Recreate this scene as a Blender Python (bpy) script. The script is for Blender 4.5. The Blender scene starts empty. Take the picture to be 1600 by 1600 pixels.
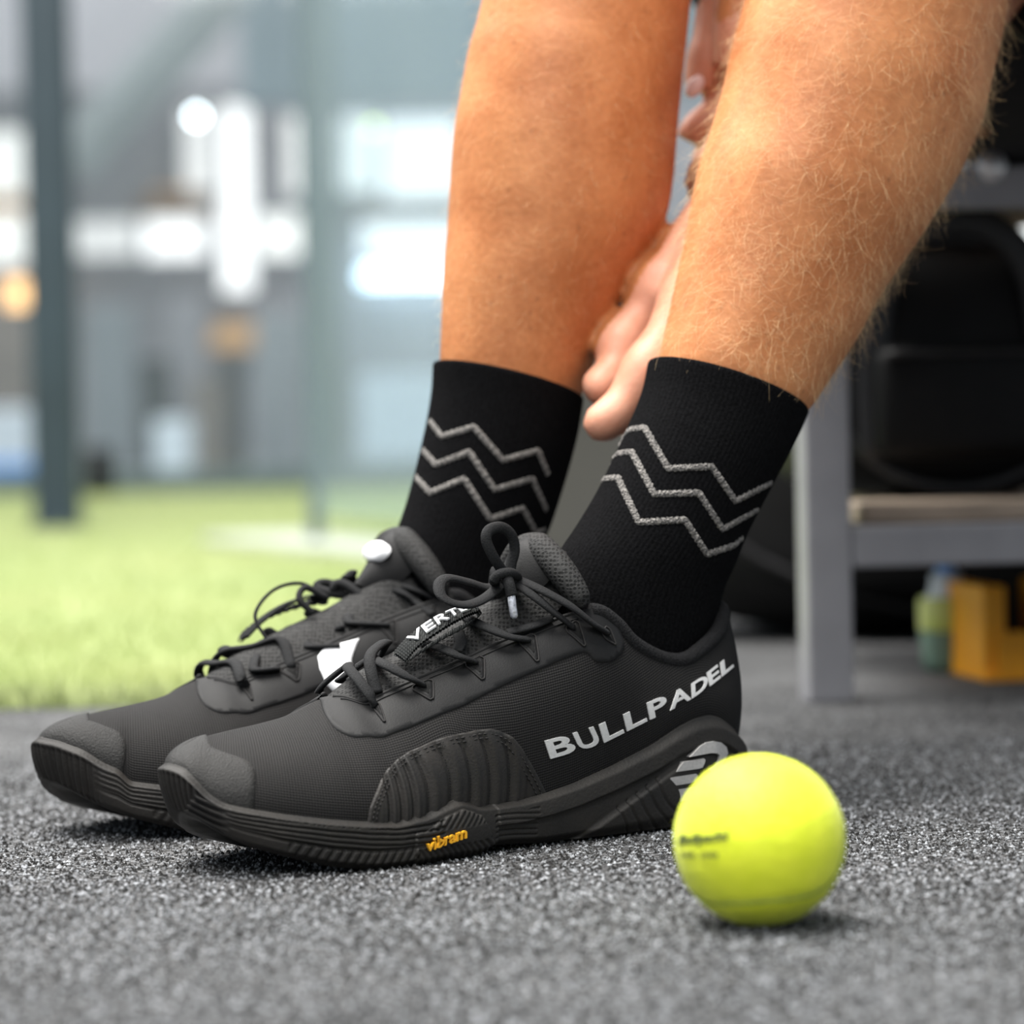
import bpy, bmesh, math, random
import numpy as np
from mathutils import Vector, Matrix
from mathutils.bvhtree import BVHTree
from mathutils.geometry import delaunay_2d_cdt

random.seed(7)
rng = np.random.default_rng(7)
scn = bpy.context.scene
COL = scn.collection

# ------------------------------------------------------------------ camera, world, light
FPX = 4775.0            # focal length in pixels of a 1600 px frame
CAMH = 0.191
PITCH = math.atan(150 / FPX)
ROLL = 0.021
f0 = np.array([0, math.cos(PITCH), -math.sin(PITCH)])
r0 = np.array([1.0, 0, 0])
u0 = np.cross(r0, f0)
CR = r0 * math.cos(ROLL) - u0 * math.sin(ROLL)
CU = u0 * math.cos(ROLL) + r0 * math.sin(ROLL)
CP = np.array([0, 0, CAMH])
cam = bpy.data.cameras.new('camera')
cam.lens = FPX / 1600 * 36
cam.sensor_width = 36
cam.clip_start = 0.05
cam.clip_end = 200
cam.dof.use_dof = True
cam.dof.focus_distance = 1.345
cam.dof.aperture_fstop = cam.lens / 18.6
camo = bpy.data.objects.new('camera', cam)
COL.objects.link(camo)
m = Matrix.Identity(4)
for i in range(3):
    m[i][0] = CR[i]; m[i][1] = CU[i]; m[i][2] = -f0[i]; m[i][3] = CP[i]
camo.matrix_world = m
scn.camera = camo

world = bpy.data.worlds.new('hall_light')
scn.world = world
world.use_nodes = True
bg = world.node_tree.nodes['Background']
bg.inputs[0].default_value = (0.80, 0.90, 1.0, 1)
bg.inputs[1].default_value = 0.45


def area(name, loc, target, sx, sy, power, col):
    l = bpy.data.lights.new(name, 'AREA')
    l.shape = 'RECTANGLE'; l.size = sx; l.size_y = sy
    l.energy = power; l.color = col
    o = bpy.data.objects.new(name, l)
    COL.objects.link(o)
    o.location = loc
    d = Vector(target) - Vector(loc)
    o.rotation_euler = d.to_track_quat('-Z', 'Y').to_euler()
    return o


area('hall_lamp_or_fill', (-0.8, 1.1, 4.2), (-0.1, 1.3, 0), 2.6, 1.6, 420, (1.0, 0.97, 0.92))
area('hall_lamp_or_fill', (-2.6, 3.0, 4.0), (0, 1.4, 0.1), 1.6, 2.6, 210, (1.0, 0.97, 0.93))
area('hall_lamp_or_fill', (-0.6, -2.6, 3.6), (0, 1.3, 0.1), 3.0, 1.6, 140, (1.0, 0.97, 0.93))  # added fill behind the camera, brightens the fronts of leg, ball and bench
area('hall_lamp_or_fill', (-1.0, 7.0, 5.0), (-1.0, 6.0, 0), 5.0, 3.0, 300, (1.0, 0.98, 0.95))
area('hall_lamp_or_fill', (-1.0, 13.0, 5.0), (-1.0, 14.5, 0.8), 6.0, 2.0, 360, (1.0, 0.97, 0.96))  # added fill over the rear of the hall, lifts the back wall

scn.view_settings.view_transform = 'Standard'
scn.view_settings.look = 'None'
scn.view_settings.exposure = 0.14
scn.view_settings.gamma = 1.0
scn.view_settings.use_curve_mapping = False


# ------------------------------------------------------------------ helpers
def ray(px, py):
    return f0 + (px - 800) / FPX * CR + (800 - py) / FPX * CU


def P(px, py, d):
    """point seen at photo position (px, py), d metres ahead of the camera"""
    return CP + ray(px, py) * d


def G(px, py, z=0.0):
    d = ray(px, py)
    return CP + d * ((z - CAMH) / d[2])


def catmull(pts, n):
    """n points along a Catmull-Rom curve through pts (any dimension), even in index"""
    p = np.asarray(pts, float)
    k = len(p)
    ext = np.vstack([2 * p[0] - p[1], p, 2 * p[-1] - p[-2]])
    out = np.empty((n, p.shape[1]))
    for i, x in enumerate(np.linspace(0, k - 1, n)):
        j = min(int(x), k - 2); t = x - j
        a, b, c, d = ext[j], ext[j + 1], ext[j + 2], ext[j + 3]
        out[i] = 0.5 * (2 * b + (c - a) * t + (2 * a - 5 * b + 4 * c - d) * t * t + (3 * b - a - 3 * c + d) * t ** 3)
    return out


def resample(p, n):
    s = np.r_[0, np.cumsum(np.linalg.norm(np.diff(p, axis=0), axis=1))]
    x = np.linspace(0, s[-1], n)
    return np.stack([np.interp(x, s, p[:, i]) for i in range(p.shape[1])], 1), s[-1]


def sstep(a, b, x):
    t = np.clip((x - a) / (b - a), 0, 1)
    return t * t * (3 - 2 * t)


def link(name, mesh, mat=None, parent=None):
    o = bpy.data.objects.new(name, mesh)
    COL.objects.link(o)
    if mat is not None and not mesh.materials:
        mesh.materials.append(mat)
    if parent is not None:
        o.parent = parent
    return o


def mesh_obj(name, verts, faces, mat, parent=None, smooth=True):
    me = bpy.data.meshes.new(name)
    me.from_pydata([tuple(map(float, v)) for v in verts], [], [tuple(map(int, f)) for f in faces])
    if smooth:
        me.polygons.foreach_set('use_smooth', [True] * len(me.polygons))
    me.update()
    return link(name, me, mat, parent)


def empty(name, loc=(0, 0, 0), rz=0.0):
    o = bpy.data.objects.new(name, None)
    o.empty_display_size = 0.05
    COL.objects.link(o)
    o.location = loc
    o.rotation_euler = (0, 0, rz)
    return o


def tag(o, label=None, cat=None, group=None, kind=None):
    if label: o['label'] = label
    if cat: o['category'] = cat
    if group: o['group'] = group
    if kind: o['kind'] = kind
    return o


class MB:
    """collects pieces of one mesh"""
    def __init__(self):
        self.v = []; self.f = []

    def add(self, verts, faces):
        b = len(self.v)
        self.v.extend([tuple(map(float, q)) for q in verts])
        self.f.extend([tuple(int(i) + b for i in f) for f in faces])

    def grid(self, g, closed=False, caps=False):
        r, c = g.shape[:2]
        fs = []
        for i in range(r - 1):
            for j in range(c if closed else c - 1):
                k = (j + 1) % c
                fs.append((i * c + j, i * c + k, (i + 1) * c + k, (i + 1) * c + j))
        if caps:
            fs.append(tuple(range(c - 1, -1, -1)))
            fs.append(tuple((r - 1) * c + j for j in range(c)))
        self.add(g.reshape(-1, 3), fs)

    def box(self, c, sx, sy, sz, ax=None, bev=0.0):
        """box centred at c; ax = 3 axis vectors"""
        ax = np.eye(3) if ax is None else np.asarray(ax)
        h = np.array([sx, sy, sz]) / 2
        if bev <= 0:
            vs = [c + sum(s[i] * h[i] * ax[i] for i in range(3)) for s in
                  [(a, b, d) for d in (-1, 1) for b in (-1, 1) for a in (-1, 1)]]
            self.add(vs, [(0, 2, 3, 1), (4, 5, 7, 6), (0, 1, 5, 4), (2, 6, 7, 3), (0, 4, 6, 2), (1, 3, 7, 5)])
        else:
            bm = bmesh.new()
            bmesh.ops.create_cube(bm, size=1)
            for q in bm.verts:
                q.co = Vector((q.co.x * sx, q.co.y * sy, q.co.z * sz))
            bmesh.ops.bevel(bm, geom=bm.edges[:], offset=bev, segments=3, profile=0.5, affect='EDGES')
            vs = [c + q.co.x * ax[0] + q.co.y * ax[1] + q.co.z * ax[2] for q in bm.verts]
            bm.verts.index_update()
            fs = [[q.index for q in f.verts] for f in bm.faces]
            bm.free()
            self.add(vs, fs)

    def tube(self, pts, rad, n=10, flat=1.0, hint=None, caps=True):
        """sweep along pts; rad scalar or list; flat = thickness ratio towards hint"""
        p = np.asarray(pts, float)
        k = len(p)
        rad = np.broadcast_to(np.asarray(rad, float), (k,))
        T = np.gradient(p, axis=0)
        T /= np.linalg.norm(T, axis=1)[:, None] + 1e-12
        if hint is None:
            nrm = np.cross(T[0], [0.3, 0.2, 1.0])
        else:
            nrm = np.asarray(hint, float)
        g = np.empty((k, n, 3))
        a = np.linspace(0, 2 * np.pi, n, endpoint=False)
        for i in range(k):
            if hint is not None:
                nrm = np.asarray(hint, float)
            nn = nrm - T[i] * (nrm @ T[i])
            ln = np.linalg.norm(nn)
            if ln < 1e-6:
                nn = np.cross(T[i], [1, 0, 0.1]); ln = np.linalg.norm(nn)
            nn = nn / ln
            nrm = nn
            bb = np.cross(T[i], nn)
            g[i] = p[i] + rad[i] * (np.cos(a)[:, None] * bb + flat * np.sin(a)[:, None] * nn)
        self.grid(g, closed=True, caps=caps)

    def build(self, name, mat, parent=None, smooth=True):
        return mesh_obj(name, self.v, self.f, mat, parent, smooth)


# ------------------------------------------------------------------ materials
def new_mat(name):
    mt = bpy.data.materials.new(name)
    mt.use_nodes = True
    nt = mt.node_tree
    return mt, nt, nt.nodes['Principled BSDF']


def N(nt, kind, **kw):
    n = nt.nodes.new(kind)
    for k, v in kw.items():
        if k in n.inputs:
            n.inputs[k].default_value = v
        else:
            setattr(n, k, v)
    return n


def mat(name, col, rough=0.6, var=0.15, vscale=60.0, bump=0.0, bscale=400.0, btype='noise', spec=0.4,
        metal=0.0, col2=None, coat=0.0, sss=0.0, sheen=0.0, bdist=0.001, stretch=None, detail=4.0, rlo=0.3, rhi=0.7):
    """principled material with object-space colour variation and fine relief"""
    mt, nt, b = new_mat(name)
    b.inputs['Roughness'].default_value = rough
    b.inputs['Metallic'].default_value = metal
    b.inputs['Specular IOR Level'].default_value = spec
    if coat: b.inputs['Coat Weight'].default_value = coat
    if sheen:
        b.inputs['Sheen Weight'].default_value = sheen
        b.inputs['Sheen Roughness'].default_value = 0.5
    if sss:
        b.inputs['Subsurface Weight'].default_value = sss
        b.inputs['Subsurface Radius'].default_value = (0.006, 0.002, 0.001)
        b.inputs['Subsurface Scale'].default_value = 0.6
    tc = N(nt, 'ShaderNodeTexCoord')
    vec = tc.outputs['Object']
    if stretch is not None:
        mp = N(nt, 'ShaderNodeMapping')
        mp.inputs['Scale'].default_value = stretch
        nt.links.new(vec, mp.inputs['Vector']); vec = mp.outputs[0]
    nz = N(nt, 'ShaderNodeTexNoise', Scale=vscale, Detail=detail)
    nt.links.new(vec, nz.inputs['Vector'])
    mx = N(nt, 'ShaderNodeMix', data_type='RGBA')
    rp = N(nt, 'ShaderNodeMapRange')
    rp.inputs['From Min'].default_value = rlo; rp.inputs['From Max'].default_value = rhi
    nt.links.new(nz.outputs['Fac'], rp.inputs['Value'])
    nt.links.new(rp.outputs[0], mx.inputs['Factor'])
    c = np.array(col[:3])
    c2 = np.array(col2) if col2 is not None else np.clip(c * (1 + var), 0, 1)
    c1 = c if col2 is not None else c * (1 - var)
    mx.inputs['A'].default_value = (*c1, 1)
    mx.inputs['B'].default_value = (*c2, 1)
    nt.links.new(mx.outputs['Result'], b.inputs['Base Color'])
    if bump > 0:
        bp = N(nt, 'ShaderNodeBump', Strength=bump, Distance=bdist)
        if btype == 'noise':
            t = N(nt, 'ShaderNodeTexNoise', Scale=bscale, Detail=3.0)
            o = t.outputs['Fac']
        elif btype == 'voronoi':
            t = N(nt, 'ShaderNodeTexVoronoi', Scale=bscale)
            o = t.outputs['Distance']
        else:
            t = N(nt, 'ShaderNodeTexWave', Scale=bscale, Distortion=0.0)
            o = t.outputs['Fac']
        nt.links.new(vec, t.inputs['Vector'])
        nt.links.new(o, bp.inputs['Height'])
        nt.links.new(bp.outputs[0], b.inputs['Normal'])
    return mt


def weave_mat(name, col, hi, pitch, rough=0.75, strength=0.6):
    """woven cloth: two crossed waves along the shoe's uv (1 uv unit = 1 m)"""
    mt, nt, b = new_mat(name)
    b.inputs['Roughness'].default_value = rough
    b.inputs['Specular IOR Level'].default_value = 0.2
    uv = N(nt, 'ShaderNodeUVMap')
    mp = N(nt, 'ShaderNodeMapping')
    mp.inputs['Scale'].default_value = (2 * math.pi / pitch, 2 * math.pi / pitch, 1)
    nt.links.new(uv.outputs[0], mp.inputs['Vector'])
    sp = N(nt, 'ShaderNodeSeparateXYZ')
    nt.links.new(mp.outputs[0], sp.inputs[0])

    def op(o, a, bb=None):
        n = N(nt, 'ShaderNodeMath', operation=o)
        for i, q in enumerate((a, bb)):
            if q is None: continue
            if isinstance(q, (int, float)): n.inputs[i].default_value = q
            else: nt.links.new(q, n.inputs[i])
        return n.outputs[0]
    x, y = sp.outputs[0], sp.outputs[1]
    w = op('MULTIPLY', op('SINE', op('ADD', x, y)), op('SINE', op('SUBTRACT', x, y)))
    h = op('ADD', op('MULTIPLY', w, 0.5), 0.5)
    tc = N(nt, 'ShaderNodeTexCoord')
    nz = N(nt, 'ShaderNodeTexNoise', Scale=35.0, Detail=5.0)
    nt.links.new(tc.outputs['Object'], nz.inputs['Vector'])
    k = op('MULTIPLY', h, op('ADD', nz.outputs['Fac'], 0.35))
    mx = N(nt, 'ShaderNodeMix', data_type='RGBA')
    nt.links.new(k, mx.inputs['Factor'])
    mx.inputs['A'].default_value = (*col, 1); mx.inputs['B'].default_value = (*hi, 1)
    nt.links.new(mx.outputs['Result'], b.inputs['Base Color'])
    bp = N(nt, 'ShaderNodeBump', Strength=strength, Distance=0.0005)
    nt.links.new(h, bp.inputs['Height'])
    nt.links.new(bp.outputs[0], b.inputs['Normal'])
    return mt


def emit_mat(name, col, s):
    mt, nt, b = new_mat(name)
    b.inputs['Base Color'].default_value = (*col, 1)
    b.inputs['Emission Color'].default_value = (*col, 1)
    b.inputs['Emission Strength'].default_value = s
    tc = N(nt, 'ShaderNodeTexCoord')
    nz = N(nt, 'ShaderNodeTexNoise', Scale=2.0)
    nt.links.new(tc.outputs['Object'], nz.inputs['Vector'])
    rp = N(nt, 'ShaderNodeMapRange')
    rp.inputs['To Min'].default_value = s * 0.8; rp.inputs['To Max'].default_value = s * 1.2
    nt.links.new(nz.outputs['Fac'], rp.inputs['Value'])
    nt.links.new(rp.outputs[0], b.inputs['Emission Strength'])
    return mt


def glass_mat(name, tint, refl=0.12, haze=0.0):
    mt = bpy.data.materials.new(name)
    mt.use_nodes = True
    nt = mt.node_tree
    nt.nodes.clear()
    out = N(nt, 'ShaderNodeOutputMaterial')
    tr = N(nt, 'ShaderNodeBsdfTransparent'); tr.inputs[0].default_value = (*tint, 1)
    gl = N(nt, 'ShaderNodeBsdfGlossy'); gl.inputs['Roughness'].default_value = 0.05
    df = N(nt, 'ShaderNodeBsdfDiffuse'); df.inputs[0].default_value = (0.52, 0.58, 0.64, 1)
    m1 = N(nt, 'ShaderNodeMixShader'); m1.inputs[0].default_value = refl
    m2 = N(nt, 'ShaderNodeMixShader'); m2.inputs[0].default_value = haze
    nz = N(nt, 'ShaderNodeTexNoise', Scale=3.0)
    mr = N(nt, 'ShaderNodeMapRange'); mr.inputs['To Min'].default_value = haze * 0.7; mr.inputs['To Max'].default_value = haze * 1.3
    tc = N(nt, 'ShaderNodeTexCoord')
    nt.links.new(tc.outputs['Object'], nz.inputs['Vector'])
    nt.links.new(nz.outputs['Fac'], mr.inputs['Value'])
    nt.links.new(mr.outputs[0], m2.inputs[0])
    nt.links.new(tr.outputs[0], m1.inputs[1]); nt.links.new(gl.outputs[0], m1.inputs[2])
    nt.links.new(m1.outputs[0], m2.inputs[1]); nt.links.new(df.outputs[0], m2.inputs[2])
    nt.links.new(m2.outputs[0], out.inputs[0])
    return mt


M = {}
M['canvas'] = weave_mat('woven_canvas', (0.004, 0.004, 0.0043), (0.0215, 0.0202, 0.0198), 0.0024, strength=0.55)
M['film'] = mat('matte_film', (0.0105, 0.0105, 0.011), 0.6, 0.12, 90, 0.15, 1500, spec=0.2)
M['toecap'] = mat('grained_toe_rubber', (0.0165, 0.0162, 0.0158), 0.6, 0.15, 60, 0.7, 1300, 'noise', spec=0.25, bdist=0.0008)
M['wing'] = mat('ribbed_rubber_panel', (0.0165, 0.016, 0.0155), 0.55, 0.25, 70, 0.2, 900, spec=0.3, col2=(0.026, 0.023, 0.021))
M['sole'] = mat('dusty_black_rubber', (0.0125, 0.012, 0.0115), 0.6, 0.3, 40, 0.25, 700, spec=0.3, col2=(0.024, 0.0215, 0.019))
mt, nt, b = new_mat('spacer_mesh')
tc = N(nt, 'ShaderNodeTexCoord')
vv = N(nt, 'ShaderNodeTexVoronoi', Scale=560.0, Randomness=0.35)
nt.links.new(tc.outputs['Object'], vv.inputs['Vector'])
mr = N(nt, 'ShaderNodeMapRange'); mr.inputs['From Min'].default_value = 0.30; mr.inputs['From Max'].default_value = 0.52
nt.links.new(vv.outputs['Distance'], mr.inputs['Value'])
mx = N(nt, 'ShaderNodeMix', data_type='RGBA'); mx.inputs['A'].default_value = (0.006, 0.006, 0.006, 1); mx.inputs['B'].default_value = (0.027, 0.027, 0.027, 1)
nt.links.new(mr.outputs[0], mx.inputs['Factor']); nt.links.new(mx.outputs['Result'], b.inputs['Base Color'])
bp = N(nt, 'ShaderNodeBump', Strength=0.5, Distance=0.0006)
nt.links.new(mr.outputs[0], bp.inputs['Height']); nt.links.new(bp.outputs[0], b.inputs['Normal'])
b.inputs['Roughness'].default_value = 0.75; b.inputs['Specular IOR Level'].default_value = 0.25
M['mesh'] = mt
M['lace'] = mat('braided_lace', (0.0125, 0.013, 0.014), 0.8, 0.35, 1400, 0.6, 1600, spec=0.2, bdist=0.0006)
M['lining'] = mat('knit_lining', (0.012, 0.012, 0.013), 0.9, 0.4, 900, 0.8, 1100, spec=0.15)
M['thread'] = mat('stitch_thread', (0.014, 0.013, 0.013), 0.8, 0.3, 900)
M['silver'] = mat('silver_print', (0.62, 0.62, 0.62), 0.45, 0.08, 700, 0.2, 1800, metal=0.0, spec=0.4)
M['badge'] = mat('silver_badge', (0.46, 0.45, 0.44), 0.4, 0.10, 800, 0.35, 2200, metal=0.3)
M['yellow_print'] = mat('yellow_rubber', (0.85, 0.42, 0.02), 0.5, 0.1, 300)
M['white_print'] = mat('white_print', (0.85, 0.86, 0.88), 0.5, 0.05, 300)
M['hole'] = mat('eyelet_inside', (0.004, 0.004, 0.004), 0.9, 0.2, 300)
M['aglet'] = mat('clear_aglet', (0.42, 0.44, 0.50), 0.15, 0.5, 500, spec=0.9)
M['webbing'] = mat('black_webbing', (0.016, 0.018, 0.018), 0.7, 0.3, 500, 0.9, 330, 'wave', spec=0.3, bdist=0.001)
M['sock'] = mat('black_knit', (0.0045, 0.0045, 0.005), 0.95, 0.5, 900, 0.5, 900, 'noise', spec=0.05, bdist=0.0008)
M['sock_line'] = mat('grey_knit_line', (0.05, 0.05, 0.05), 0.9, 0.5, 900, 1.0, 1000, 'voronoi', spec=0.2, col2=(0.34, 0.32, 0.30), bdist=0.0015)
M['cloth_black'] = mat('black_cloth', (0.006, 0.006, 0.007), 0.9, 0.3, 60, 0.4, 300)
M['hair'] = mat('blond_leg_hair', (0.86, 0.58, 0.32), 0.4, 0.25, 200, spec=0.5)

# skin: mottled tan
mt, nt, b = new_mat('tanned_skin')
tc = N(nt, 'ShaderNodeTexCoord')
n1 = N(nt, 'ShaderNodeTexNoise', Scale=28.0, Detail=6.0)
n2 = N(nt, 'ShaderNodeTexNoise', Scale=320.0, Detail=3.0)
vf = N(nt, 'ShaderNodeTexVoronoi', Scale=85.0)
for n in (n1, n2, vf): nt.links.new(tc.outputs['Object'], n.inputs['Vector'])
mx = N(nt, 'ShaderNodeMix', data_type='RGBA')
mx.inputs['A'].default_value = (0.42, 0.150, 0.052, 1); mx.inputs['B'].default_value = (0.60, 0.250, 0.100, 1)
mr = N(nt, 'ShaderNodeMapRange'); mr.inputs['From Min'].default_value = 0.32; mr.inputs['From Max'].default_value = 0.68
ad = N(nt, 'ShaderNodeMath', operation='MULTIPLY_ADD'); ad.inputs[1].default_value = 0.35
nt.links.new(n2.outputs['Fac'], ad.inputs[0])
sb = N(nt, 'ShaderNodeMath', operation='SUBTRACT'); sb.inputs[1].default_value = 0.175
nt.links.new(n1.outputs['Fac'], ad.inputs[2]); nt.links.new(ad.outputs[0], sb.inputs[0])
nt.links.new(sb.outputs[0], mr.inputs['Value']); nt.links.new(mr.outputs[0], mx.inputs['Factor'])
fr = N(nt, 'ShaderNodeMapRange'); fr.inputs['From Min'].default_value = 0.02; fr.inputs['From Max'].default_value = 0.14
fr.inputs['To Min'].default_value = 0.45; fr.inputs['To Max'].default_value = 0.0
nt.links.new(vf.outputs['Distance'], fr.inputs['Value'])
mf = N(nt, 'ShaderNodeMix', data_type='RGBA'); mf.inputs['B'].default_value = (0.22, 0.08, 0.035, 1)
nt.links.new(fr.outputs[0], mf.inputs['Factor']); nt.links.new(mx.outputs['Result'], mf.inputs['A'])
nt.links.new(mf.outputs['Result'], b.inputs['Base Color'])
b.inputs['Roughness'].default_value = 0.5
b.inputs['Specular IOR Level'].default_value = 0.35
b.inputs['Subsurface Weight'].default_value = 0.25
b.inputs['Subsurface Radius'].default_value = (0.008, 0.003, 0.0015)
b.inputs['Subsurface Scale'].default_value = 0.5
bp = N(nt, 'ShaderNodeBump', Strength=0.35, Distance=0.0008)
nt.links.new(n2.outputs['Fac'], bp.inputs['Height']); nt.links.new(bp.outputs[0], b.inputs['Normal'])
M['skin'] = mt
M['skin_hand'] = mat('pink_hand_skin', (0.58, 0.25, 0.155), 0.5, 0.1, 60, 0.2, 500, col2=(0.70, 0.35, 0.235), sss=0.2)
M['nail'] = mat('pale_nail', (0.85, 0.66, 0.64), 0.3, 0.05, 200)

# rubber granulate floor
mt, nt, b = new_mat('rubber_granulate')
tc = N(nt, 'ShaderNodeTexCoord')
v1 = N(nt, 'ShaderNodeTexVoronoi', Scale=620.0)
n1 = N(nt, 'ShaderNodeTexNoise', Scale=9.0, Detail=5.0)
n2 = N(nt, 'ShaderNodeTexNoise', Scale=300.0, Detail=5.0, Roughness=0.7)
for n in (v1, n1, n2): nt.links.new(tc.outputs['Object'], n.inputs['Vector'])
mx = N(nt, 'ShaderNodeMix', data_type='RGBA')
mx.inputs['A'].default_value = (0.020, 0.019, 0.018, 1); mx.inputs['B'].default_value = (0.265, 0.27, 0.282, 1)
mr = N(nt, 'ShaderNodeMapRange'); mr.inputs['From Min'].default_value = 0.44; mr.inputs['From Max'].default_value = 0.68
nt.links.new(n2.outputs['Fac'], mr.inputs['Value']); nt.links.new(mr.outputs[0], mx.inputs['Factor'])
dm = N(nt, 'ShaderNodeMix', data_type='RGBA', blend_type='MULTIPLY'); dm.inputs['Factor'].default_value = 1.0
mr2 = N(nt, 'ShaderNodeMapRange'); mr2.inputs['From Min'].default_value = 0.35; mr2.inputs['From Max'].default_value = 0.65
mr2.inputs['To Min'].default_value = 0.65; mr2.inputs['To Max'].default_value = 1.2
nt.links.new(n1.outputs['Fac'], mr2.inputs['Value'])
nt.links.new(mx.outputs['Result'], dm.inputs['A']); nt.links.new(mr2.outputs[0], dm.inputs['B'])
nt.links.new(dm.outputs['Result'], b.inputs['Base Color'])
b.inputs['Roughness'].default_value = 0.8
b.inputs['Specular IOR Level'].default_value = 0.15
bp = N(nt, 'ShaderNodeBump', Strength=0.9, Distance=0.0016)
nt.links.new(n2.outputs['Fac'], bp.inputs['Height']); nt.links.new(bp.outputs[0], b.inputs['Normal'])
M['floor'] = mt

M['grain'] = mat('loose_rubber_grain', (0.013, 0.0125, 0.012), 0.6, 0.3, 330, col2=(0.40, 0.415, 0.44), spec=0.25, detail=6.0, rlo=.47, rhi=.66)
M['turf'] = mat('green_turf', (0.27, 0.335, 0.14), 0.8, 0.2, 1.6, 0.6, 180, col2=(0.36, 0.40, 0.18), spec=0.2)
M['blade'] = mat('turf_blade', (0.33, 0.41, 0.17), 0.6, 0.2, 3.0, col2=(0.43, 0.47, 0.22), spec=0.3)
M['felt'] = mat('yellow_felt', (0.74, 0.84, 0.015), 0.6, 0.1, 120, 0.5, 700, sheen=0.2, col2=(0.82, 0.90, 0.03), spec=0.5)
M['felt_hair'] = mat('yellow_felt_fibre', (0.85, 0.92, 0.10), 0.9, 0.1, 120, spec=0.1)
M['seam'] = mat('ball_seam', (0.30, 0.38, 0.06), 0.8, 0.2, 200)
M['ink'] = mat('black_ink', (0.10, 0.13, 0.04), 0.7, 0.2, 200)
M['steel_lilac'] = mat('lilac_grey_paint', (0.29, 0.29, 0.31), 0.4, 0.08, 30, 0.1, 200)
M['bolt'] = mat('bright_bolt', (0.75, 0.75, 0.76), 0.3, 0.1, 100, metal=0.6)
M['slat'] = mat('tan_slat', (0.34, 0.27, 0.21), 0.6, 0.25, 14, 0.3, 60, stretch=(1, 8, 8))
M['bag'] = mat('black_nylon', (0.004, 0.004, 0.0045), 0.6, 0.3, 30, 0.4, 160, spec=0.2)
M['bag_trim'] = mat('charcoal_piping', (0.016, 0.016, 0.018), 0.5, 0.3, 60, spec=0.4)
M['orange'] = mat('orange_plastic', (1.0, 0.40, 0.012), 0.45, 0.1, 30)
M['bottle'] = mat('green_drink', (0.55, 0.66, 0.14), 0.25, 0.2, 40, col2=(0.72, 0.76, 0.30))
M['bottle_clear'] = mat('clear_plastic', (0.22, 0.34, 0.26), 0.2, 0.2, 40)
M['cap_white'] = mat('white_cap', (0.80, 0.86, 0.95), 0.35, 0.1, 60)
M['cap_blue'] = mat('blue_spout', (0.16, 0.38, 0.85), 0.35, 0.1, 60)
M['post'] = mat('slate_steel', (0.022, 0.038, 0.054), 0.45, 0.15, 6)
M['post_far'] = mat('teal_grey_steel', (0.10, 0.135, 0.15), 0.5, 0.15, 4)
M['wall'] = mat('grey_hall_wall', (0.33, 0.32, 0.345), 0.8, 0.10, 1.2)
M['wall_teal'] = mat('teal_grey_cladding', (0.27, 0.325, 0.365), 0.7, 0.12, 1.5)
M['wall_low'] = mat('grey_low_wall', (0.24, 0.26, 0.28), 0.7, 0.25, 1.1)
M['brown_wall'] = mat('brown_grey_board', (0.20, 0.165, 0.145), 0.7, 0.2, 4)
M['near_black'] = mat('charcoal_board', (0.050, 0.055, 0.062), 0.7, 0.2, 4)
M['kerb'] = mat('pale_kerb', (0.44, 0.47, 0.40), 0.7, 0.1, 5)
M['wood'] = mat('brown_beam', (0.30, 0.17, 0.10), 0.6, 0.2, 5)
M['orange_soft'] = mat('orange_board', (0.95, 0.50, 0.22), 0.6, 0.15, 5)
M['beam'] = mat('pale_steel', (0.36, 0.38, 0.41), 0.5, 0.1, 4)
M['dark'] = mat('dark_crate_inside', (0.030, 0.031, 0.032), 0.7, 0.3, 4)
M['olive_dark'] = mat('dark_grey_panel', (0.060, 0.058, 0.054), 0.7, 0.2, 4)
M['sky_pane'] = emit_mat('daylight_pane', (1.0, 0.97, 0.93), 0.85)
M['sky_pane_soft'] = emit_mat('dim_daylight_pane', (0.95, 0.91, 0.89), 0.55)
M['lamp_white'] = emit_mat('white_lamp', (0.86, 0.95, 1.0), 22.0)
M['lamp_blue'] = emit_mat('bluish_strip_lamp', (0.80, 0.92, 1.0), 8.0)
M['lamp_orange'] = emit_mat('orange_lamp', (1.0, 0.55, 0.22), 3.0)
M['lamp_lime'] = emit_mat('lime_lamp', (0.85, 1.0, 0.22), 9.0)
M['glass'] = glass_mat('court_glass', (0.95, 0.98, 0.98), 0.04, 0.06)
M['glass_teal'] = glass_mat('teal_court_glass', (0.85, 0.91, 0.94), 0.06, 0.13)

# ------------------------------------------------------------------ ground
mb = MB()
fp = [(-3, -1.2), (3.2, -1.2), (3.2, 4.2), (-.02, 4.2), (.02, 2.06), (-3, 2.06)]
mb.add([(x, y, z) for z in (0, -.04) for x, y in fp], [(0, 1, 2, 3, 4, 5), (11, 10, 9, 8, 7, 6)] + [(i, i + 6, (i + 1) % 6 + 6, (i + 1) % 6) for i in range(6)])
fl = mb.build('floor', M['floor'], None, False)
tag(fl, 'dark grey rubber granulate floor mat under the shoes and the ball', 'floor', kind='structure')
mb = MB()
mb.box(np.array([0, 5.45, -0.021]), 9.0, 6.6, 0.04)
tf = mb.build('floor_turf', M['turf'], None, False)
tag(tf, 'bright green artificial turf of the court beyond the mat', 'turf', kind='structure')
mb = MB()
mb.box(np.array([0, 14.75, -0.022]), 24.0, 12.0, 0.04)
hf = mb.build('floor_hall', M['wall_low'], None, False)
tag(hf, 'grey hall floor behind the court', 'floor', kind='structure')

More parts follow.
